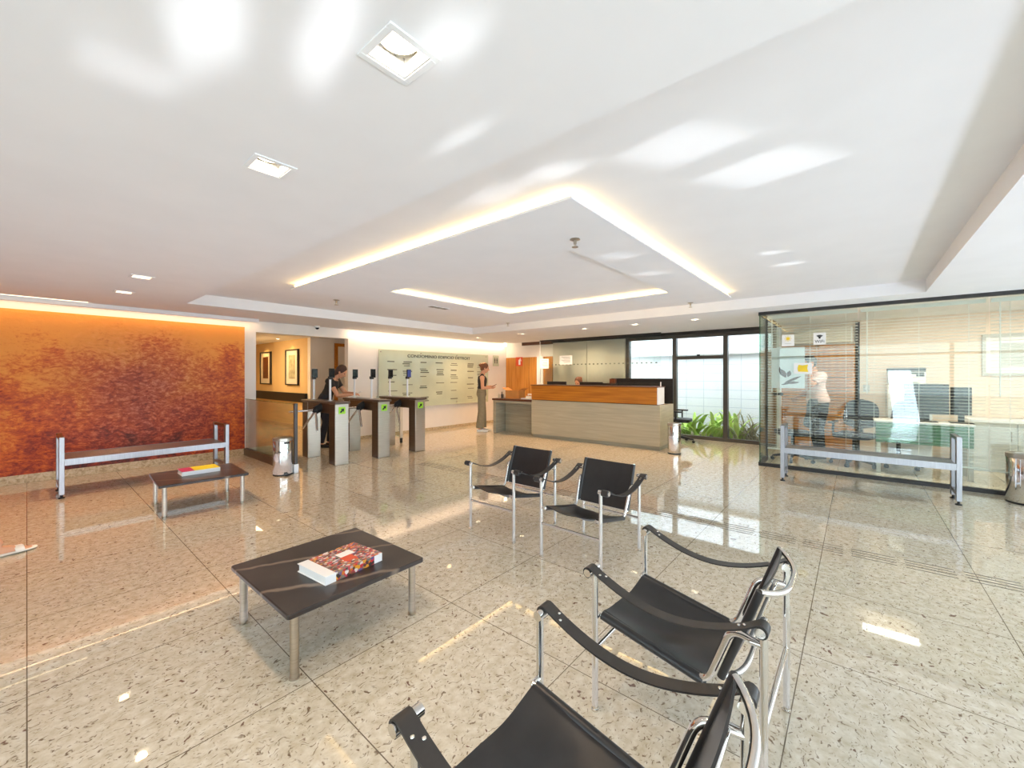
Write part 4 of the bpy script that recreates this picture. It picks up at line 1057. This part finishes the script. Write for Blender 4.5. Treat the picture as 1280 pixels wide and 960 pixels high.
def figure(name, label, loc, rz, J, skin, hair, scale=1.0, voxel=.0085):
    """J: joints. torso/arms/legs in the local frame; returns the Empty"""
    t = thing(name, label, 'person', loc, rz, 'people in the lobby')
    pel = V(J['pelvis']); lean = J.get('lean', 0); R = Matrix.Rotation(lean, 3, 'Y')
    up = lambda x, y, z: pel + R @ V((x, y, z))
    ux, uy = R @ V((1, 0, 0)), V((0, 1, 0))
    k = J.get('build', 1.0)
    tor = [(-.09, .085, .13), (-.02, .115, .168), (.05, .108, .160), (.14, .088, .130), (.22, .092, .134), (.31, .108, .150), (.38, .104, .158), (.43, .085, .150), (.465, .058, .10), (.50, .047, .052), (.57, .046, .050)]
    rings = [(up(.0+(.012 if .2 < z < .4 else 0)+(.02 if z > .5 else 0), 0, z), a*k, b*k, ux, uy) for z, a, b in tor]
    b = MB(); b.rings(rings, 24)
    nk = up(.015, 0, .53)
    HR = Matrix.Rotation(lean+J.get('nod', 0), 3, 'Y') @ Matrix.Rotation(J.get('turn', 0), 3, 'Z')
    hc = nk + HR @ V((.022, 0, .125))
    HM = Matrix.Translation(hc) @ HR.to_4x4()
    b.ell((0, 0, .012), (.096, .076, .105), 24, 16, HM).ell((.022, 0, -.052), (.066, .056, .062), 20, 12, HM).ell((.058, 0, -.092), (.026, .028, .02), 12, 8, HM)
    b.tube([(.086, 0, .022), (.108, 0, -.018), (.112, 0, -.028), (.092, 0, -.036)], [.008, .012, .015, .011], 10, HM)
    b.ell((.080, 0, .032), (.016, .05, .012), 14, 8, HM)
    for s in (-1, 1):
        b.ell((-.004, s*.079, -.008), (.02, .010, .031), 12, 8, HM)
        b.ell((.066, s*.034, -.025), (.026, .022, .022), 12, 8, HM)
    b.ell((.084, 0, -.062), (.015, .026, .012), 12, 8, HM)
    b.tube([nk-R @ V((0, 0, .06)), hc-HR @ V((.01, 0, .03))], [.050, .050], 16)
    arms = {}
    for sd, s in (('L', 1), ('R', -1)):
        sh = up(.0, s*.172*k, .405); el, wr = V(J['el'+sd]), V(J['wr'+sd]); arms[sd] = (sh, el, wr)
        b.tube([up(0, s*.10, .41), sh, lerp(sh, el, .35), el, lerp(el, wr, .3), wr], [.05*k, .051*k, .046*k, .038*k, .039*k, .025], 16)
        dv = (wr-el).normalized()
        if 'hd'+sd in J: dv = V(J['hd'+sd]).normalized()
        hand(b, wr, dv, J.get('palm'+sd, (0, -s, 0)), J.get('thumb'+sd, s), J.get('curl', .5))
    legs = {}
    for sd, s in (('L', 1), ('R', -1)):
        hp = pel+V((0, s*.088, -.03)); kn, an = V(J['kn'+sd]), V(J['an'+sd]); fd = V(J.get('ft'+sd, (1, 0, 0))).normalized(); legs[sd] = (hp, kn, an, fd)
        b.tube([hp, lerp(hp, kn, .3), lerp(hp, kn, .8), kn, lerp(kn, an, .25), lerp(kn, an, .7), an+V((0, 0, .0))], [.088*k, .082*k, .062*k, .055, .056, .042, .036], 18)
        sz = V((0, 0, 1)); ky = sz.cross(fd)
        b.tube([an, an-sz*.045-fd*.03], [.036, .032], 12)
        b.rings([(an-fd*.055-sz*.05, .022, .028, sz, ky), (an-fd*.01-sz*.038, .038, .032, sz, ky), (an+fd*.06-sz*.045, .030, .037, sz, ky), (an+fd*.12-sz*.062, .016, .043, sz, ky), (an+fd*.165-sz*.068, .010, .038, sz, ky), (an+fd*.185-sz*.07, .007, .022, sz, ky)], 16)
    body = fused('body', b, skin, t, voxel, 4)
    e = MB()
    for s in (-1, 1): e.ell((.083, s*.031, .008), (.009, .014, .008), 12, 8, HM)
    e.build('eyes', M['eye'], t)
    MB().ell((.094, 0, -.062), (.008, .021, .006), 12, 6, HM).build('mouth', M['lips'], t)
    if hair:
        hm, style = hair; h = MB()
        wide = .092 if style != 'short' else .084
        h.ell((-.020, 0, .030), (.102, wide, .108), 24, 16, HM)
        if style == 'bun': h.ell((-.115, 0, .045), (.05, .05, .05), 16, 12, HM).ell((-.06, 0, -.03), (.05, .068, .06), 16, 12, HM)
        elif style == 'long':
            h.rings([(HM @ V((-.03, 0, .02)), .085, .092, HR @ V((1, 0, 0)), uy), (HM @ V((-.06, 0, -.08)), .06, .092, HR @ V((1, 0, 0)), uy), (HM @ V((-.085, 0, -.17)), .045, .085, HR @ V((1, 0, 0)), uy), (HM @ V((-.10, 0, -.24)), .025, .06, HR @ V((1, 0, 0)), uy)], 20)
        else: h.ell((-.05, 0, -.02), (.055, .072, .06), 16, 12, HM)
        fused('hair', h, hm, t, .008, 3)
    t_ = dict(t=t, up=up, ux=ux, uy=uy, tor=tor, arms=arms, legs=legs, k=k, HM=HM, pel=pel)
    return t_
def garment_top(F, mat, z0, z1, sleeve=None, ease=.013, name='top'):
    m = MB(); k = F['k']; rg = []
    import bisect
    tor = F['tor']
    def at(z):
        for i in range(len(tor)-1):
            if tor[i][0] <= z <= tor[i+1][0]:
                u = (z-tor[i][0])/(tor[i+1][0]-tor[i][0]); return tor[i][1]*(1-u)+tor[i+1][1]*u, tor[i][2]*(1-u)+tor[i+1][2]*u
        return tor[0][1:] if z < tor[0][0] else tor[-1][1:]
    n = 12
    for i in range(n+1):
        z = z0+(z1-z0)*i/n; a, b = at(z); rg.append((F['up'](.012 if .2 < z < .4 else 0, 0, z), a*k+ease, b*k+ease, F['ux'], F['uy']))
    m.rings(rg, 28)
    if sleeve:
        for sd in 'LR':
            sh, el, wr = F['arms'][sd]; d = sleeve
            m.tube([lerp(sh, F['up'](0, 0, .41), .4), sh+V((0, 0, .004)), lerp(sh, el, d*.6), lerp(sh, el, d)], [.062*k, .066*k, .062*k, .060*k], 18)
    else:
        for sd, s in (('L', 1), ('R', -1)): m.tube([F['up'](0, s*.07, .46), F['up'](0, s*.13*k, .44), F['up'](0, s*.165*k, .36)], [.05*k, .052*k, .04], 16)
    return fused(name, m, mat, F['t'], .0085, 4)
def trousers(F, mat, cuff=.055, knee=.068, stop=1.0, name='trousers'):
    m = MB(); k = F['k']; rg = []
    for z, a, b in F['tor'][:4]: rg.append((F['up'](0, 0, z), a*k+.014, b*k+.014, F['ux'], F['uy']))
    m.rings(rg, 24)
    for sd in 'LR':
        hp, kn, an, fd = F['legs'][sd]
        pts = [hp+V((0, 0, .03)), lerp(hp, kn, .35), kn, lerp(kn, an, .5), lerp(kn, an, .98)]; rr = [.102*k, .094*k, knee, (knee+cuff)/2, cuff]
        if stop < 1: pts = pts[:3]; pts[2] = lerp(hp, kn, stop); rr = rr[:3]; rr[2] = .09*k
        m.tube(pts, rr, 20)
    return fused(name, m, mat, F['t'], .009, 4)
def shoes(F, mat, heel=0, sandal=False):
    for sd in 'LR':
        hp, kn, an, fd = F['legs'][sd]; sz = V((0, 0, 1)); ky = sz.cross(fd); g = V((an.x, an.y, an.z-.085))
        m = MB()
        if sandal:
            m.rings([(g-fd*.075+sz*.012, .012, .03, sz, ky), (g-fd*.05+sz*.012, .013, .036, sz, ky), (g+fd*.06+sz*.010, .012, .042, sz, ky), (g+fd*.14+sz*.010, .012, .05, sz, ky), (g+fd*.19+sz*.010, .011, .04, sz, ky), (g+fd*.205+sz*.010, .009, .02, sz, ky)], 18)
            o = m.build('sandal', mat, F['t'])
            def strap(u, v, c=.10):
                a = PI*u; w = .052; return g+fd*(c+(v-.5)*.05)+ky*math.cos(a)*w+sz*(.012+.042*math.sin(a)), ky*math.cos(a)+sz*math.sin(a)
            MB().sheet(strap, 14, 3, .004).build('strap', mat, o)
        else:
            m.rings([(g-fd*.07+sz*.035, .03, .03, sz, ky), (g-fd*.03+sz*.040, .042, .038, sz, ky), (g+fd*.06+sz*.032, .036, .043, sz, ky), (g+fd*.13+sz*.022, .024, .047, sz, ky), (g+fd*.185+sz*.018, .018, .038, sz, ky), (g+fd*.205+sz*.014, .012, .02, sz, ky)], 18)
            m.box(-.07, .19, -.035, .035, 0, .014, Matrix.Translation(g) @ Matrix(((fd.x, ky.x, 0, 0), (fd.y, ky.y, 0, 0), (fd.z, ky.z, 1, 0), (0, 0, 0, 1))))
            fused('shoe', m, mat, F['t'], .006, 3)
aR = math.atan2(IMR.y, IMR.x)     # heading that reads as "facing right"

# woman by the directory
J = dict(pelvis=(0, 0, .95), lean=.03, nod=.22, elR=(.02, -.235, 1.10), wrR=(.22, -.17, 1.10), elL=(.05, .23, 1.10), wrL=(.25, .10, 1.13), palmR=(0, .5, 1), palmL=(0, -.5, 1), curl=.6,
         thumbR=-1, thumbL=1, knL=(.03, .09, .50), anL=(.03, .085, .09), knR=(.0, -.09, .50), anR=(-.05, -.085, .09), ftL=(1, .1, 0), ftR=(1, -.1, 0))
F = figure('person', 'woman in a black sleeveless top and long khaki trousers standing in profile by the desk', (7.36, 7.20, 0), aR+.1, J, M['skin'], (M['hair_auburn'], 'bun'))
garment_top(F, M['top_black'], .09, .445); trousers(F, M['khaki'], .100, .092); shoes(F, M['shoe_white'])
ph = thing('mobile_phone', 'dark mobile phone in the hands of the standing woman', 'phone', (7.36, 7.20, 0), aR+.1)
MB().box(-.075, .075, -.037, .037, -.004, .004, Matrix.Translation((.31, -.03, 1.15)) @ Matrix.Rotation(-.5, 4, 'Y')).build('body', M['screen_off'], ph, .003)
MB().box(-.068, .068, -.032, .032, .004, .0046, Matrix.Translation((.31, -.03, 1.15)) @ Matrix.Rotation(-.5, 4, 'Y')).build('screen', M['screen_off'], ph)

# woman bending over at the turnstiles
J = dict(pelvis=(-.12, 0, .92), lean=.42, nod=.25, elR=(.22, -.24, 1.02), wrR=(.44, -.10, 1.03), elL=(.20, .25, 1.04), wrL=(.43, .06, 1.05), palmR=(0, .3, -1), palmL=(0, -.3, -1), thumbR=1, thumbL=-1, curl=.45,
         knL=(-.02, .09, .50), anL=(-.06, .09, .09), knR=(-.06, -.09, .50), anR=(-.16, -.09, .09))
F = figure('person', 'dark-haired woman in a black top bending forward at the turnstiles', (3.86, 7.92, 0), aR+.05, J, M['skin'], (M['hair'], 'long'))
garment_top(F, M['top_black'], -.02, .445, .45); trousers(F, M['black_cloth'], .06, .066); shoes(F, M['black'])
ph = thing('mobile_phone', 'phone held by the woman bending at the turnstiles', 'phone', (3.86, 7.92, 0), aR+.05)
MB().box(-.07, .07, -.035, .035, -.004, .004, Matrix.Translation((.54, -.02, 1.065)) @ Matrix.Rotation(-.35, 4, 'Y')).build('body', M['white'], ph, .003); MB().box(-.064, .064, -.031, .031, .004, .0046, Matrix.Translation((.54, -.02, 1.065)) @ Matrix.Rotation(-.35, 4, 'Y')).build('screen', M['screen_off'], ph)

# man on the phone in the glass office
J = dict(pelvis=(0, 0, .98), lean=.13, nod=.12, build=1.22, elL=(.22, .27, 1.22), wrL=(.175, .165, 1.53), hdL=(-.25, -.35, 1), palmL=(-.3, -1, 0), thumbL=1, elR=(.02, -.29, 1.14), wrR=(.22, -.24, 1.02), palmR=(0, 1, 0), thumbR=-1, curl=.7,
         knL=(.03, .11, .52), anL=(.0, .11, .09), knR=(.02, -.11, .52), anR=(-.06, -.11, .09))
F = figure('person', 'man in a pale pink shirt and dark trousers on the phone in the glass office', (8.72, .50, 0), aR+PI-.25, J, M['skin_b'], (M['hair_grey'], 'short'))
garment_top(F, M['pink_shirt'], -.04, .46, .62, .022, 'shirt'); trousers(F, M['black_cloth'], .064, .072); shoes(F, M['black'])
ph = thing('mobile_phone', 'phone the man in the pink shirt holds to his ear', 'phone', (8.72, .50, 0), aR+PI-.25)
MB().box(-.037, .037, -.004, .004, -.07, .07, Matrix.Translation((.155, .118, 1.595)) @ Matrix.Rotation(.35, 4, 'Y')).build('body', M['black'], ph, .003); MB().box(-.032, .032, -.0046, -.004, -.064, .064, Matrix.Translation((.155, .118, 1.595)) @ Matrix.Rotation(.35, 4, 'Y')).build('screen', M['screen_off'], ph)

# receptionist, only the head shows over the counter
J = dict(pelvis=(0, 0, .61), lean=.10, nod=.35, elL=(.14, .26, .84), wrL=(.34, .16, .87), elR=(.14, -.26, .84), wrR=(.34, -.16, .87), palmL=(0, 0, -1), palmR=(0, 0, -1), thumbL=-1, thumbR=1, curl=.3,
         knL=(.40, .10, .52), anL=(.36, .10, .09), knR=(.40, -.10, .52), anR=(.34, -.10, .09))
F = figure('person', 'seated auburn-haired receptionist whose head shows above the counter', (8.84, 5.20, 0), PI, J, M['skin'], (M['hair_auburn'], 'bun'))
garment_top(F, M['top_black'], .0, .445, .5); trousers(F, M['black_cloth'], .06, .068); shoes(F, M['black'])
office_chair('office chair under the seated receptionist', (8.84, 5.20, 0), PI, False, 'black')

# passer-by: only the front foot enters the picture at the frame edge
ang = .32
J = dict(pelvis=(-.52, 0, .90), lean=.05, elL=(-.66, .25, 1.06), wrL=(-.52, .26, .84), elR=(-.42, -.25, 1.05), wrR=(-.24, -.24, .88), knL=(-.24, .085, .52), anL=(.0, .06, .088), knR=(-.56, -.09, .47), anR=(-.86, -.09, .13), ftR=(1, 0, -.25))
F = figure('person', 'passer-by in white sandals at the frame edge, only one foot in view', (-.125, 5.0, 0), ang, J, M['skin'], (M['hair_dark'], 'long'))
garment_top(F, M['top_black'], -.02, .445, .4); trousers(F, M['black_cloth'], .06, .066, .8, 'shorts'); shoes(F, M['shoe_white'], sandal=True)
# ------------------------------------------------------------------ light
def area(name, loc, direction, sx, sy, power, col, spread=180, roll=0):
    l = bpy.data.lights.new(name, 'AREA'); l.shape = 'RECTANGLE'; l.size = sx; l.size_y = sy; l.energy = power; l.color = srgb(col)[:3]; l.spread = math.radians(spread)
    o = bpy.data.objects.new(name, l); COL.objects.link(o); o.location = loc
    q = V(direction).to_track_quat('-Z', 'Y'); o.rotation_euler = (q.to_matrix() @ Matrix.Rotation(roll, 3, 'Z')).to_euler()
    return o
W = bpy.data.worlds.new('sky'); sc.world = W; W.use_nodes = True
bg = W.node_tree.nodes['Background']; bg.inputs[0].default_value = (.78, .89, 1, 1); bg.inputs[1].default_value = 3.6
for nm, loc, d, sx, sy in (('sky_portal_front', (2.1, -4.62, 1.2), (0, 1, 0), 10.4, 2.38), ('sky_portal_side', (-3.22, -1.15, 1.2), (1, 0, 0), 6.7, 2.38), ('sky_portal_court', (9.78, 2.7, 1.2), (-1, 0, 0), 3.2, 2.3)):
    o = area(nm, loc, d, sx, sy, 1, '#ffffff'); o.data.cycles.is_portal = True
area('court_fill', (10.4, 2.7, 4.5), (.12, 0, -1), 1.2, 6, 210, '#f4f8ff')  # added overhead fill that brightens the court wall on top of the sky
area('pavement_bounce_fill_front', (2.1, -4.3, .06), (0, .55, 1), 10, .6, 280, '#d8e6ff')  # added upward fill, imitates daylight bounced in off the pavement
area('pavement_bounce_fill_side', (-2.95, -1.2, .06), (.55, 0, 1), .6, 6.4, 130, '#dce8ff')  # same added fill along the side glazing
# warm cove lamps along the directory / mural wall
area('cove_mural', (.2, 8.19, 2.36), (0, .3, -1), 5.0, .02, 6, '#ffd6a8')
area('cove_directory', (6.9, 8.17, 2.36), (0, .45, -1), 5.0, .03, 15, '#ffdcb6')
def spot(name, loc, d, e, size, col, r=.04):
    l = bpy.data.lights.new(name, 'SPOT'); l.energy = e; l.spot_size = size; l.spot_blend = .9; l.color = srgb(col)[:3]; l.shadow_soft_size = r
    o = bpy.data.objects.new(name, l); COL.objects.link(o); o.location = loc; o.rotation_euler = V(d).to_track_quat('-Z', 'Y').to_euler()
# corridor
area('corridor_lamp', (3.6, 11.6, 2.33), (.3, 0, -1), 1.2, 3.5, 110, '#ffdfae')
area('office_lamp', (8.1, -.38, 2.36), (0, 0, -1), .2, .6, 26, '#fff0dc')
area('office_fill', (8.6, -2.0, 2.36), (0, .2, -1), .4, 1.2, 26, '#fff0dc')
for y in (3.9, 5.3, 6.8): spot('reception_beam', (8.7, y, 2.37), (.25, 0, -1), 70, 2.4, '#ffe4c4')
for y in (4.6, 6.4): spot('lobby_beam', (5.6, y, 2.52), (-.1, 0, -1), 70, 2.2, '#ffc98e')
for x, y, s in DL: spot('downlight_beam', (x, y, Z0+.02), (0, 0, -1), 32 if y < 2.14 else 60, 2.2, '#ffd9b0' if y < 2.14 else '#ffc98e')
for x, y in ((4.2, 11.5), (4.2, 13.3)): spot('picture_beam', (x, y, 2.34), (.45, 0, -1), 30, 1.7, '#ffcf80')
# sun bounced up off windscreens outside: narrow beams that land on the ceiling
def bounce(x, y, z, src, w, h, power, spread=4, roll=0):
    area('sun_bounce', src, V((x, y, z))-V(src), w, h, power, '#f4faff', spread, roll)
bounce(.22, 1.80, Z0, (.1, -4.3, .35), .24, .05, 0.0275, 1)
bounce(.33, 1.42, Z0, (-.6, -4.3, .35), .17, .12, 0.0715, 1.2, .5)
bounce(.57, 1.20, Z0, (-.9, -4.3, .30), .11, .15, 0.0605, 1.2, -.4)
bounce(.80, .92, Z0, (-.6, -4.3, .30), .15, .06, 0.0330, 1.2, .2)
bounce(1.16, 1.26, Z0, (.2, -4.3, .4), .05, .11, 0.0165, 1, -.6)
bounce(1.52, .80, Z1, (.9, -4.3, .4), .05, .11, 0.0165, 1, -.6)
bounce(1.90, 1.75, Z1, (1.0, -4.3, .35), .20, .12, 0.0495, 1, .3)
bounce(1.90, 1.30, Z1, (1.2, -4.3, .35), .18, .09, 0.0440, 1, .3)
bounce(2.10, .66, Z1, (1.6, -4.3, .5), .34, .16, 0.1100, 1, .2)
bounce(2.62, .38, Z1, (2.1, -4.3, .5), .36, .19, 0.1320, 1, .2)
bounce(4.45, .60, Z1, (4.0, -4.3, .5), .14, .05, 0.0220, .8, .2)
bounce(5.0, .52, Z1, (4.5, -4.3, .5), .16, .07, 0.0330, .8, .2)
bounce(3.4, 1.62, ZP, (2.8, -4.3, .4), .24, .06, 0.0330, .8, .2)
bounce(4.2, 1.62, ZP, (3.5, -4.3, .4), .2, .05, 0.0275, .8, .2)
area('sun_patch', (3.4, -4.4, 2.2), V((3.13, -.13, 0))-V((3.4, -4.4, 2.2)), .22, .095, .055, '#fff0da', 1.0)
area('floor_bounce_fill', (4.3, 3.2, .02), (0, 0, 1), 6.0, 6.5, 26, '#d2e2ff')  # added unseen uplight at floor level, stands in for bounce onto the ceiling
area('floor_bounce_fill_mural', (.2, 5.0, .02), (0, 0, 1), 2.6, 5.0, 14, '#dfe8ff')  # second added uplight, fills the low ceiling on the mural side
sc.view_settings.view_transform = 'Standard'
sc.view_settings.look = 'None'
sc.view_settings.exposure = .4
sc.cycles.max_bounces = 10; sc.cycles.transparent_max_bounces = 24; sc.cycles.sample_clamp_indirect = 8
sc.cycles.use_denoising = True
